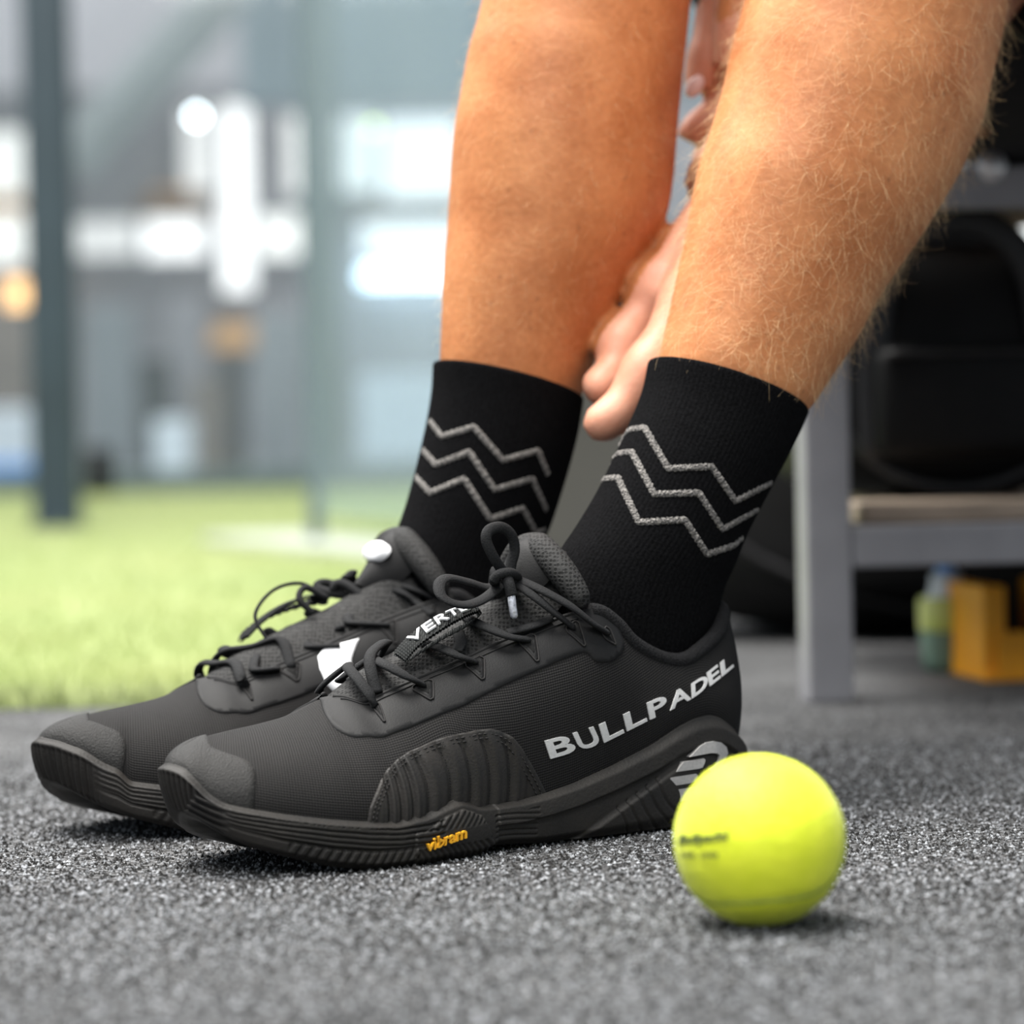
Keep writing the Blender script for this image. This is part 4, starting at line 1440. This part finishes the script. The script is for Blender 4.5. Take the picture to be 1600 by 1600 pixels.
def make_sock(g, lines):
    mb = MB()
    # ribbed knit: fine vertical ridges
    gg = g.copy()
    cen = gg.mean(1, keepdims=True)
    fine = np.empty((gg.shape[0], 288, 3))
    th = np.arange(288) / 288 * 48
    i0 = np.floor(th).astype(int); f = (th - i0)[None, :, None]
    pm, p0_, p1_, p2_ = gg[:, (i0 - 1) % 48], gg[:, i0 % 48], gg[:, (i0 + 1) % 48], gg[:, (i0 + 2) % 48]
    fine = 0.5 * (2 * p0_ + (p1_ - pm) * f + (2 * pm - 5 * p0_ + 4 * p1_ - p2_) * f ** 2 + (3 * p0_ - pm - 3 * p1_ + p2_) * f ** 3)
    rad = fine - cen; rl = np.linalg.norm(rad, axis=2, keepdims=True)
    rib = .00022 * np.cos(np.arange(288) * 2 * np.pi / 3)[None, :, None]
    fine = fine + rad / rl * rib
    # turned-over top edge
    top = fine[0]; c0 = cen[0]
    ax = (cen[0] - cen[6]); ax /= np.linalg.norm(ax)
    inn = top - rad[0] / rl[0] * .0016 + ax * .0012
    inn2 = top - rad[0] / rl[0] * .0032 - ax * .002
    inn3 = top - rad[0] / rl[0] * .0036 - ax * .016
    full = np.concatenate([inn3[None], inn2[None], inn[None], (top - rad[0] / rl[0] * .0004 + ax * .0008)[None], fine], 0)
    mb.grid(full - PO, closed=True)
    so = mb.build('sock', M['sock'], person)
    mb = MB()
    for ln in lines: stroke_on(mb, g, ln, .0034)
    mb.build('zigzag_stripe', M['sock_line'], so)
    return so


near_lines = [[(962, 694), (970, 684), (985, 671), (1007, 668), (1044, 732), (1112, 729), (1149, 783), (1204, 755)],
              [(945, 724), (952, 717), (968, 708), (987, 706), (1022, 772), (1092, 770), (1129, 827), (1183, 797)],
              [(924, 765), (930, 757), (946, 748), (965, 746), (998, 816), (1070, 812), (1105, 866), (1147, 852), (1159, 841)]]
far_lines = [[(672, 658), (690, 682), (740, 667), (786, 719), (841, 704), (856, 741)],
             [(661, 704), (681, 726), (733, 706), (773, 765), (832, 748), (854, 798)],
             [(650, 746), (672, 770), (725, 748), (766, 811), (817, 794), (838, 833), (850, 828)]]
s1 = make_sock(sg_n, near_lines)
s1['label'] = 'black crew sock with grey zigzag lines on the near foot'
s2 = make_sock(sg_f, far_lines)
s2['label'] = 'black crew sock with grey zigzag lines on the far foot'

# shorts and shirt
save = body
body = MB()
for kn, hp, of_ in ((kn_n, hip_n, .006), (kn_f, hip_f, .018)):
    limb([kn + (hp - kn) * .42 + [0, 0, of_], kn + (hp - kn) * .6 + [0, 0, of_], kn + (hp - kn) * .85 + [0, 0, of_], hp + [0, 0, of_]], [.104, .106, .108, .112], 30, 36)
limb([hip_f - side * .04 + [0, 0, .035], pel + [0, 0, .04], hip_n + side * .05 + [0, 0, .03]], [.098, .118, .105], 30, 30)
so = mesh_obj('shorts', np.array(body.v) - PO, body.f, M['cloth_black'], None)
md = so.modifiers.new('remesh', 'REMESH'); md.mode = 'VOXEL'; md.voxel_size = .006; md.use_smooth_shade = True
ms = so.modifiers.new('smooth', 'SMOOTH'); ms.iterations = 5
dg = bpy.context.evaluated_depsgraph_get()
sm = bpy.data.meshes.new_from_object(so.evaluated_get(dg)); so.modifiers.clear(); so.data = sm
sm.polygons.foreach_set('use_smooth', [True] * len(sm.polygons))
if not sm.materials: sm.materials.append(M['cloth_black'])
so.parent = person
body = MB()
limb([pel + [0, 0, .06], pel + (sh_c - pel) * .4 - fwd * .03, pel + (sh_c - pel) * .8 - fwd * .03, sh_c + [0, 0, .03]], [.142, .150, .160, .112])
limb([sh_f - side * .01, sh_c, sh_n + side * .01], [.078, .10, .078])
limb([sh_n, (sh_n + el) / 2 + side * .03], [.070, .066]); limb([sh_f, (sh_f + el2) / 2 - side * .03], [.070, .066])
so = mesh_obj('shirt', np.array(body.v) - PO, body.f, M['cloth_black'], None)
md = so.modifiers.new('remesh', 'REMESH'); md.mode = 'VOXEL'; md.voxel_size = .008; md.use_smooth_shade = True
dg = bpy.context.evaluated_depsgraph_get()
sm = bpy.data.meshes.new_from_object(so.evaluated_get(dg)); so.modifiers.clear(); so.data = sm
sm.polygons.foreach_set('use_smooth', [True] * len(sm.polygons))
if not sm.materials: sm.materials.append(M['cloth_black'])
so.parent = person


# leg hair: fine curved strands rooted on the shins and calves
def hairs(g, n, lo, hi, r, lmin, lmax):
    V = []; F = []
    rows, c = g.shape[:2]
    for k in range(n):
        x = rng.uniform(lo, hi) * (rows - 2); i = int(x); fx = x - i
        y = rng.uniform(0, c); j = int(y) % c; fy = y - int(y); j1 = (j + 1) % c
        a, b_, d_ = g[i, j], g[i + 1, j], g[i, j1]
        p = a + (b_ - a) * fx + (d_ - a) * fy
        nn = np.cross(d_ - a, b_ - a); nn /= np.linalg.norm(nn)
        if nn @ (p - g[i].mean(0)) < 0: nn = -nn
        down = -(b_ - a); down /= np.linalg.norm(down)
        lat = np.cross(nn, down)
        ang = rng.normal(0, .65)
        d0 = down * math.cos(ang) + lat * math.sin(ang)
        lift = rng.uniform(.15, .75)
        ln = rng.uniform(lmin, lmax)
        curl = rng.normal(0, 1.6); curl2 = rng.uniform(-1.3, .2)
        pts = [p - nn * .0008]
        dirv = d0 * (1 - lift * .5) + nn * lift; dirv /= np.linalg.norm(dirv)
        ns = 6
        for s in range(ns):
            sd = np.cross(nn, dirv)
            dirv = dirv + sd * curl / ns + nn * curl2 / ns * .8; dirv /= np.linalg.norm(dirv)
            pts.append(pts[-1] + dirv * ln / ns)
        pts = np.array(pts)
        e1 = np.cross(dirv, nn); e1 /= np.linalg.norm(e1) + 1e-9
        e2 = np.cross(dirv, e1)
        b0 = len(V)
        for s in range(ns + 1):
            rr = r * (1 - .75 * s / ns)
            for t in (0, 2.09, 4.19):
                V.append(pts[s] + e1 * rr * math.cos(t) + e2 * rr * math.sin(t))
        for s in range(ns):
            for t in range(3):
                t1 = (t + 1) % 3
                F.append((b0 + s * 3 + t, b0 + s * 3 + t1, b0 + s * 3 + 3 + t1, b0 + s * 3 + 3 + t))
    return np.array(V), F


hv, hf_ = hairs(leg_n, 7700, .186, .80, .000055, .007, .021)
ho = mesh_obj('leg_hair', hv - PO, hf_, M['hair'], bo)
tag(ho, kind='stuff')
hv, hf_ = hairs(leg_f, 2500, .190, .78, .00005, .005, .013)
ho = mesh_obj('leg_hair', hv - PO, hf_, M['hair'], bo)
tag(ho, kind='stuff')
tag(person, 'seated person in black shorts and black socks, one hand pulling at a sock', 'person')

# ------------------------------------------------------------------ tennis ball
RB = 0.0318
d = ray(1187, 1313); tb_ = (RB - CAMH) / d[2]
BC = CP + d * tb_
ballroot = empty('tennis_ball', (BC[0], BC[1], 0))
NB, MBn = 64, 96
th = np.linspace(0, np.pi, NB); ph = np.linspace(0, 2 * np.pi, MBn, endpoint=False)
tt = np.linspace(0, 2 * np.pi, 400, endpoint=False)
A_ = .44
seam = np.stack([np.cos(tt) * (1 - A_) * 1.0 + A_ * np.cos(3 * tt), np.sin(tt) * (1 - A_) - A_ * np.sin(3 * tt), 2 * math.sqrt(A_ * (1 - A_)) * np.sin(2 * tt)], 1)
seam /= np.linalg.norm(seam, axis=1)[:, None]
# turn the seam so that one long lobe runs round the lower side facing the camera
to_cam = (CP - BC); to_cam /= np.linalg.norm(to_cam)
xr = np.cross([0, 0, 1.0], to_cam); xr /= np.linalg.norm(xr)
yr = np.cross(to_cam, xr)
rot = Matrix.Rotation(math.radians(0), 3, 'Z')


def ball_dir(px, py):
    """unit direction from ball centre to its surface point seen at (px, py)"""
    x, y = (px - 1187) / 135.0, (1313 - py) / 135.0
    z = math.sqrt(max(0, 1 - x * x - y * y))
    v = xr * -1 * -x + yr * y + to_cam * z
    return v / np.linalg.norm(v)


# right vector as seen by the camera
if xr @ CR < 0: xr = -xr
sv = []
vis = [(1066, 1380), (1085, 1400), (1110, 1410), (1150, 1410), (1200, 1407), (1245, 1403), (1275, 1394), (1297, 1378), (1311, 1355)]
dirs = [ball_dir(*q) for q in vis]
back = to_cam * -1
hidden = [np.array(v) for v in (
    xr * .98 + yr * .10 + to_cam * .10, xr * .85 + yr * .45 - to_cam * .30, xr * .35 + yr * .60 - to_cam * .72, -xr * .35 + yr * .60 - to_cam * .72, -xr * .85 + yr * .45 - to_cam * .30, -xr * .99 + yr * .05 + to_cam * .10)]
loop = dirs + hidden + [dirs[0]]
lp = catmull(loop, 360); lp /= np.linalg.norm(lp, axis=1)[:, None]
mb = MB()
sph = np.array([[(math.sin(a) * math.cos(b_), math.sin(a) * math.sin(b_), math.cos(a)) for b_ in ph] for a in th])
flat = sph.reshape(-1, 3)
dm = np.max(flat @ lp.T, axis=1).clip(-1, 1)
ang_ = np.arccos(dm)
rad_ = RB * (1 - .016 * np.exp(-(ang_ / .045) ** 2)) + rng.normal(0, .00010, len(flat))
g = (flat * rad_[:, None]).reshape(NB, MBn, 3) + [0, 0, RB]
mb.grid(g, closed=True)
core = mb.build('felt_shell', M['felt'], ballroot)
mb = MB()
mb.tube(lp * (RB - .0006) + [0, 0, RB], np.full(360, .00085), 8, caps=False)
mb.build('seam', M['seam'], ballroot)
V = []; F = []
for k in range(15000):
    v = rng.normal(0, 1, 3); v /= np.linalg.norm(v)
    if np.max(lp @ v) > math.cos(.03): continue
    t1 = rng.normal(0, 1, 3); t1 -= v * (t1 @ v); t1 /= np.linalg.norm(t1); t2 = np.cross(v, t1)
    ln = rng.uniform(.0006, .0018)
    p0_ = v * (RB - .0002)
    V += [p0_ + t2 * .00006, p0_ - t2 * .00006, p0_ + (v * rng.uniform(.25, .9) + t1) * ln]
    F.append((len(V) - 3, len(V) - 2, len(V) - 1))
fz = mesh_obj('felt_fuzz', np.array(V) + [0, 0, RB], F, M['felt_hair'], ballroot)
tag(fz, kind='stuff')


def mark(mapf, word, bold, shear):
    return place_text(word, mapf, 'print', None, None, shear=shear, bold=bold, extrude=.0005)


def bm1(x, y):
    v = ball_dir(1061 + x * 80, 1318 - x * 7 - y * 15)
    return v * RB + np.array([0, 0, RB]), v


mbt = mark(bm1, 'Bullpadel', .02, .25)
mbt.build('ball_print', M['ink'], ballroot, False)
mb = MB()
xk = 1066
for wdt in (5, 4, 6, 4, 5, -7, 5, 4, 5, 5, 4, 5):
    if wdt < 0: xk += 7; continue
    hgt_ = random.choice((7, 8, 9))
    q = [ball_dir(xk, 1338), ball_dir(xk + wdt - 1.4, 1338), ball_dir(xk + wdt - 1.4, 1338 - hgt_), ball_dir(xk, 1338 - hgt_)]
    mb.add([v * (RB + .0006) + [0, 0, RB] for v in q], [(0, 1, 2, 3)])
    xk += wdt
mb.build('ball_print', M['ink'], ballroot, False)
tag(ballroot, 'fuzzy yellow tennis ball on the mat in front of the heel', 'ball')

# ------------------------------------------------------------------ bench with its shelf
bd = np.array([.985, .12, 0]); bd /= np.linalg.norm(bd)
bn = np.array([-bd[1], bd[0], 0])
BX = [bd, bn, EZ]
b0 = G(1292, 1095)
b0[2] = 0
bench = empty('bench', tuple(b0))
TS = .030
DB, LB = .36, 1.25
SEATZ, SHZ = .3475, .118
for i, (a, c) in enumerate(((0, 0), (.36, DB), (LB, 0), (LB - .36, DB))):
    mb = MB(); mb.box(bd * a + bn * c + EZ * SEATZ / 2, TS, TS, SEATZ, BX, .002)
    lg = mb.build('leg', M['steel_lilac'], bench, False)
for z, nm in ((SEATZ - .0135, 'seat_rail'), (SHZ - .017, 'shelf_rail')):
    for c, l_ in ((0, LB - TS), (DB, LB - .72 - TS)):
        mb = MB(); mb.box(bd * LB / 2 + bn * c + EZ * z, l_, TS * .9, .027, BX, .002)
        mb.build(nm, M['steel_lilac'], bench, False)
    for a in (.36, LB - .36):
        mb = MB(); mb.box(bd * a + bn * DB / 2 + EZ * z, TS * .9, DB - TS, .027, BX, .002)
        mb.build(nm, M['steel_lilac'], bench, False)
for k in range(4):
    mb = MB(); mb.box(bd * LB / 2 + bn * (.056 + k * .083) + EZ * (SEATZ - .010), LB - .06, .075, .019, BX, .003)
    mb.build('seat_slat', M['slat'], bench, False)
    mb = MB(); mb.box(bd * (LB / 2) + bn * (.035 + k * .097) + EZ * (SHZ + .004), LB - .05 - .10 * (k > 0), .082, .014, BX, .003)
    mb.build('shelf_slat', M['slat'], bench, False)
for a in (.112, .62):
    mb = MB()
    p0_ = bd * a - bn * (TS * .45) + EZ * (SEATZ - .001)
    mb.tube([p0_, p0_ - bn * .005, p0_ - bn * .009], [.010, .010, .006], 14)
    mb.build('bolt', M['bolt'], bench)
tag(bench, 'low lilac-grey metal bench with tan slats and a lower shelf', 'bench')

# ------------------------------------------------------------------ bags and small things round the bench
def soft_bag(name, origin, sx, sy, sz, label, ax, handle=True, group=None):
    root = empty(name, tuple(origin))
    mb = MB()
    bm = bmesh.new(); bmesh.ops.create_cube(bm, size=1)
    bmesh.ops.subdivide_edges(bm, edges=bm.edges[:], cuts=7, use_grid_fill=True)
    for q in bm.verts:
        c = q.co * 2
        r = (abs(c.x) ** 5 + abs(c.y) ** 5 + abs(c.z) ** 5) ** .2
        c = c / max(r, 1e-6) * max(abs(c.x), abs(c.y), abs(c.z))
        wob = .03 * math.sin(c.x * 5 + c.z * 3) * math.cos(c.y * 4)
        q.co = Vector((c.x * .5 * (1 - .10 * (c.z > 0) * c.z + wob), c.y * .5 * (1 - .12 * (c.z > 0) * c.z + wob), c.z * .5))
    bm.verts.index_update()
    vs = [ax[0] * q.co.x * sx + ax[1] * q.co.y * sy + EZ * (q.co.z + .5) * sz for q in bm.verts]
    mb.add(vs, [[q.index for q in f.verts] for f in bm.faces]); bm.free()
    bdy = mb.build('body', M['bag'], root)
    mb = MB()
    for y in (-.47, .47):
        pts = [ax[0] * sx * .47 * math.cos(t) + ax[1] * sy * y + EZ * sz * (.5 + .47 * math.sin(t)) for t in np.linspace(0, 6.283, 40)]
        mb = MB(); mb.tube(pts, .004, 8)
        mb.build('piping', M['bag_trim'], root)
    mb = MB()
    pts = [ax[0] * sx * x - ax[1] * sy * .50 + EZ * sz * z for x, z in ((-.3, .15), (-.3, .5), (-.25, .85), (-.1, 1.02), (.1, 1.02), (.25, .85), (.3, .5), (.3, .15))]
    mb.tube(catmull(pts, 50), .011, 8, flat=.25, hint=-ax[1])
    mb.build('strap', M['bag_trim'], root)
    mb = MB()
    mb.box(-ax[1] * sy * .50 + EZ * sz * .36, sx * .62, sy * .16, sz * .42, ax, .012)
    pk = mb.build('pocket', M['bag'], root)
    mb = MB()
    mb.tube([-ax[1] * sy * .585 + ax[0] * sx * x + EZ * sz * .54 for x in np.linspace(-.28, .28, 12)], .0025, 6)
    mb.build('zip', M['bag_trim'], pk)
    return tag(root, label, 'bag', group)


bag1 = soft_bag('backpack', b0 + bd * .115 + bn * .19 + EZ * (SHZ + .0115), .20, .22, .182, 'black soft backpack on the bench shelf, under the seat', BX)
bag2 = soft_bag('duffel_bag', np.array([.50, 2.62, 0]), .76, .28, .29, 'large black duffel bag standing on the floor behind the bench', [np.array([1.0, 0, 0]), np.array([0, 1.0, 0]), EZ])

# bottle
bo0 = G(1481, 1049); bo0[2] = 0
bt = empty('drink_bottle', tuple(bo0))
mb = MB()
mb.tube([(0, 0, z) for z in (0, .002, .010, .030, .038, .044, .050)], [.012, .0175, .0185, .0200, .0200, .0195, .0185], 24, hint=(1, 0, 0))
mb.build('body', M['bottle_clear'], bt)
mb = MB()
mb.tube([(0, 0, z) for z in (.030, .032, .050, .054)], [.0203, .0207, .0207, .0200], 24, hint=(1, 0, 0))
mb.build('label_band', M['bottle'], bt)
mb = MB()
mb.tube([(0, 0, z) for z in (.050, .057, .062, .070, .071)], [.0185, .0135, .0118, .0115, .009], 20, hint=(1, 0, 0))
cp = mb.build('cap', M['cap_white'], bt)
mb = MB()
mb.tube([(0, 0, z) for z in (.070, .076, .081, .083)], [.0075, .007, .0055, .003], 16, hint=(1, 0, 0))
mb.build('spout', M['cap_blue'], cp)
tag(bt, 'small green drink bottle with white cap under the bench shelf', 'bottle')

# orange crate
c0 = G(1585, 1054); c0[2] = 0
cr = empty('crate', tuple(c0))
cw, cd, ch = .075, .10, .066
for (cx_, sx_, cy_, sy_, cz_, sz_, nm) in ((0, cw, 0, cd, .003, .006, 'base'), (-cw / 2 + .008, .016, 0, cd, ch / 2, ch, 'side_panel'), (cw / 2 - .008, .016, 0, cd, ch / 2, ch, 'side_panel'),
                                           (0, cw - .032, -cd / 2 + .003, .006, .017, .034, 'front_panel'), (0, cw - .032, cd / 2 - .003, .006, ch / 2, ch, 'back_panel')):
    mb = MB(); mb.box(np.array([cx_, cy_, cz_]), sx_, sy_, sz_, [np.array([.98, .17, 0]), np.array([-.17, .98, 0]), EZ], .0015)
    mb.build(nm, M['orange'] if nm != 'back_panel' else M['dark'], cr, False)  # the open crate's dark inside is put into the back panel's colour
tag(cr, 'small orange plastic crate with low front under the bench shelf', 'crate')

mb = MB(); mb.box(np.array([.105, 3.40, .20]), .16, .08, .40, None, .006)
pn = mb.build('equipment_box', M['olive_dark'], None, False)
tag(pn, 'dark grey box standing between the two legs, far behind', 'box')

# ------------------------------------------------------------------ court enclosure and hall behind
def box_px(mb, x0, y0, x1, y1, d, th_, bev=0.0):
    a, b_ = P(x0, y1, d), P(x1, y0, d)
    c = (a + b_) / 2 + np.array([0, th_ / 2, 0])
    mb.box(c, abs(b_[0] - a[0]), th_, abs(b_[2] - a[2]), None, bev)


def post(parent, px, d, w, top, mt, name='post', orig=np.zeros(3)):
    p = G(px, 900); 
    q = P(px, 700, d)
    mb = MB()
    mb.box(np.array([q[0], q[1], top / 2]) - orig, w, w, top, None, .004)
    o = mb.build(name, mt, parent, False)
    mb = MB()
    mb.box(np.array([q[0], q[1], .006]) - orig, w * 1.25, w * 1.25, .012, None, .002)
    mb.build('base_plate', mt, o, False)
    return o


e = empty('court_post', tuple(P(88, 815, 5.7) * [1, 1, 0]))
post(e, 88, 5.7, .082, 3.0, M['post'], 'post', P(88, 815, 5.7) * [1, 1, 0])
tag(e, 'dark slate steel post standing on the turf at the left', 'post')

en = empty('glass_end_wall', (0, 8.5, 0))
og = np.array([0, 8.5, 0])
for k, px in enumerate((-140, 520, 830, 1180, 1560, 1800)):
    q = P(px, 700, 8.5)
    mb = MB(); mb.box(np.array([q[0], 8.5, 1.5]) - og, .06, .06, 3.0, None, .003)
    mb.build('post', M['post_far'], en, False)
pxs = (-140, 520, 830, 1180, 1560, 1800)
for a, b_ in zip(pxs[:-1], pxs[1:]):
    x0, x1 = P(a, 700, 8.5)[0] + .035, P(b_, 700, 8.5)[0] - .035
    mb = MB(); mb.box(np.array([(x0 + x1) / 2, 8.5, 1.5]) - og, x1 - x0, .012, 2.96)
    mb.build('glass_panel', M['glass'], en, False)
mb = MB(); mb.box(np.array([0, 0, .03]), 5.4, .08, .06, None, .003)
mb.build('base_rail', M['post_far'], en, False)
tag(en, 'glass end wall of the court with slender steel posts', 'glass wall')

sw = empty('glass_side_wall', tuple(P(497, 830, 4.5) * [1, 1, 0]))
og = np.array(sw.location)
d1 = P(497, 700, 4.5); d2 = P(760, 700, 3.9)
dirw = (d2 - d1); dirw[2] = 0; lw = np.linalg.norm(dirw); dirw /= lw
nw = np.array([-dirw[1], dirw[0], 0])
mb = MB(); mb.box(dirw * lw / 2 + EZ * 1.45, lw, .014, 2.8, [dirw, nw, EZ])
mb.build('glass_panel', M['glass_teal'], sw, False)
mb = MB(); mb.box(EZ * 1.45 + dirw * -.01, .012, .02, 2.9, [dirw, nw, EZ], .002)
mb.build('post', M['post_far'], sw, False)
mb = MB(); mb.box(dirw * lw * .25 + EZ * .008, lw * 1.5, .16, .016, [dirw, nw, EZ], .003)
mb.build('kerb', M['kerb'], sw, False)
tag(sw, 'teal tinted glass side wall on a pale kerb, left of the far leg', 'glass wall')

# hall wall with windows
D = 17.0
mb = MB(); mb.box(np.array([0, D + .3, 2.6]), 44, .3, 5.2)
wb = mb.build('wall_back', M['wall'], None, False)
tag(wb, 'grey back wall of the sports hall', 'wall', kind='structure')
wins = [((-40, 205, 48, 415), 1), ((112, 345, 215, 400), 0), ((226, 342, 322, 402), 2), ((288, 170, 344, 300), 0), ((346, 165, 394, 455), 2), ((398, 335, 470, 400), 1),
        ((450, 180, 500, 305), 0), ((535, 180, 592, 300), 1), ((595, 185, 720, 310), 2), ((565, 345, 720, 402), 2), ((1560, 330, 1720, 425), 2)]
M['sky_pane_hot'] = emit_mat('bright_daylight_pane', (1.0, 0.96, 0.95), 1.2)
for i, (rc_, hot) in enumerate(wins):
    x0, y0, x1, y1 = rc_
    c = (P(x0, y1, D) + P(x1, y0, D)) / 2
    r_ = empty('window_%d' % (i + 1), tuple(c))
    wx, wz = abs(P(x1, y0, D)[0] - P(x0, y0, D)[0]), abs(P(x0, y0, D)[2] - P(x0, y1, D)[2])
    mb = MB(); mb.box(np.zeros(3), wx, .02, wz)
    mb.build('pane', (M['sky_pane_soft'], M['sky_pane'], M['sky_pane_hot'])[hot], r_, False)
    mb = MB()
    for s_ in (-1, 1):
        mb.box(np.array([s_ * (wx / 2 + .012), -.01, 0]), .024, .06, wz + .048)
        mb.box(np.array([0, -.01, s_ * (wz / 2 + .012)]), wx, .06, .024)
    mb.build('window_frame', M['beam'], r_, False)
    tag(r_, 'bright window %s of the hall wall' % ('',), 'window', kind='structure')
    del r_['label']; del r_['category']

mb = MB(); box_px(mb, 376, -260, 1500, 162, 13.0, .2)
o = mb.build('gallery_front', M['wall_teal'], None, False); tag(o, 'teal-grey gallery front across the upper background', 'gallery')
mb = MB(); box_px(mb, -250, -260, 374, 146, 15.5, .2)
o = mb.build('wall_upper', M['wall'], None, False); tag(o, kind='structure')
mb = MB(); box_px(mb, 215, 308, 325, 338, 16.95, .21); o = mb.build('sign_board', M['wood'], None, False); tag(o, 'dark brown beam board under the left windows', 'board', 'brown boards on the hall wall')
mb = MB(); box_px(mb, 560, 318, 1000, 341, 16.95, .21); o = mb.build('sign_board', M['wood'], None, False); tag(o, 'long brown beam board between the two right window rows', 'board', 'brown boards on the hall wall')
mb = MB(); box_px(mb, 238, 296, 296, 306, 16.9, .26); o = mb.build('orange_sign', M['orange_soft'], None, False); tag(o, 'small orange sign above the left window row', 'sign', 'orange signs on the hall wall')
mb = MB(); box_px(mb, -30, 305, 50, 332, 16.95, .21); o = mb.build('orange_sign', M['orange_soft'], None, False); tag(o, 'orange sign band at the far left edge', 'sign', 'orange signs on the hall wall')
mb = MB(); box_px(mb, 335, 505, 395, 545, 16.95, .21); o = mb.build('orange_poster', M['orange_soft'], None, False); tag(o, 'orange-brown poster low on the hall wall', 'poster', 'orange posters on the hall wall')
mb = MB(); box_px(mb, 290, 520, 330, 548, 16.95, .21); o = mb.build('orange_poster', M['orange_soft'], None, False); tag(o, 'smaller dull orange poster left of the other orange poster', 'poster', 'orange posters on the hall wall')
# low furniture blocks in the hall
low = [((-60, 720, 50, 775), 'cap_blue', 'blue_crate', 'blue crate low at the far left behind the post'),
       ((238, 655, 295, 760), 'cap_white', 'white_bin', 'white bin between the grey lockers'),
       ((300, 590, 345, 765), 'brown_wall', 'locker', 'brown-grey locker below the orange posters'),
       ((345, 560, 378, 765), 'near_black', 'locker', 'dark locker below the orange posters'),
       ((396, 490, 470, 768), 'beam', 'locker', 'pale locker right of the orange posters'),
       ((478, 560, 535, 768), 'brown_wall', 'locker', 'brown-grey locker seen through the glass side wall'),
       ((-60, 640, 52, 690), 'cap_white', 'counter', 'pale counter at the far left behind the post'),
       ((132, 480, 205, 760), 'wall_low', 'locker', 'grey locker right of the dark post'),
       ((205, 560, 262, 770), 'near_black', 'locker', 'dark locker left of the white bin'),
       ((262, 470, 318, 770), 'wall', 'locker', 'tall pale grey locker left of the orange posters'),
       ((-60, 480, 45, 620), 'brown_wall', 'locker', 'brown-grey locker at the far left behind the post'),
       ((560, 585, 720, 640), 'cap_white', 'counter', 'pale counter seen through the glass side wall')]
for k, (rc_, mt_, nm, lb) in enumerate(low):
    dd_ = 10.2 + .40 * k
    a_, b_ = P(rc_[0], rc_[1], dd_), P(rc_[2], rc_[1], dd_)
    hz = a_[2]
    mb = MB(); mb.box(np.array([(a_[0] + b_[0]) / 2, a_[1] + .1, hz / 2]), b_[0] - a_[0], .22, hz, None, .01)
    o = mb.build(nm, M[mt_], None, False); tag(o, lb, nm.split('_')[-1], {'locker': 'lockers along the hall', 'counter': 'counters along the hall'}.get(nm))
mb = MB(); box_px(mb, 134, 700, 172, 775, 8.0, .06, .006)
o = mb.build('kit_bag', M['bag'], None, False); tag(o, 'small black bag on the turf right of the dark post', 'bag')
# slanting stair beam
p1, p2 = P(345, -40, 10.5), P(95, 240, 10.5)
dv = p2 - p1; ln = np.linalg.norm(dv); dv /= ln
mb = MB(); mb.box((p1 + p2) / 2, ln, .05, .075, [dv, np.array([0, 1.0, 0]), np.cross(dv, [0, 1.0, 0])], .004)
o = mb.build('stair_stringer', M['beam'], None, False); tag(o, 'pale slanting steel beam in the upper left background', 'beam', 'slanting beams')
q1 = np.cross(dv, [0, 1.0, 0]); q1 = q1 if q1[2] < 0 else -q1
mb = MB(); mb.box((p1 + p2) / 2 + q1 * .09, ln, .05, .09, [dv, np.array([0, 1.0, 0]), np.cross(dv, [0, 1.0, 0])], .004)
o = mb.build('stair_stringer', M['wall_low'], None, False); tag(o, 'darker slanting steel beam below the pale one', 'beam', 'slanting beams')
# lamps
def lamp(px, py, d_, r_, mt_, lb):
    c = P(px, py, d_)
    root = empty('ceiling_lamp', tuple(c))
    mb = MB()
    a = np.linspace(-np.pi / 2, np.pi / 2, 9)
    mb.tube([(0, 0, math.sin(x) * r_) for x in a], [max(.001, math.cos(x) * r_) for x in a], 12, hint=(1, 0, 0))
    mb.build('bulb', mt_, root)
    mb = MB(); mb.tube([(0, 0, r_ * .9), (0, 0, r_ * 1.4), (0, 0, r_ * 1.5)], [r_ * .5, r_ * .5, .002], 10, hint=(1, 0, 0))
    mb.build('socket', M['post_far'], root)
    return tag(root, lb, 'lamp')


lamp(307, 181, 14.0, .016, M['lamp_white'], 'round white lamp glowing in the upper left background')
lamp(584, 200, 12.0, .014, M['lamp_lime'], 'yellow-green lamp glowing left of the far knee')
mb = MB(); box_px(mb, 565, 416, 760, 440, 16.9, .26, .005)
o = mb.build('strip_lamp', M['lamp_blue'], None, False); tag(o, 'long bluish white strip lamp left of the far shin', 'lamp')
mb = MB(); box_px(mb, 10, 440, 40, 478, 16.9, .26, .005)
o = mb.build('wall_lamp', M['lamp_orange'], None, False); tag(o, 'orange lamp at the far left edge behind the post', 'lamp')
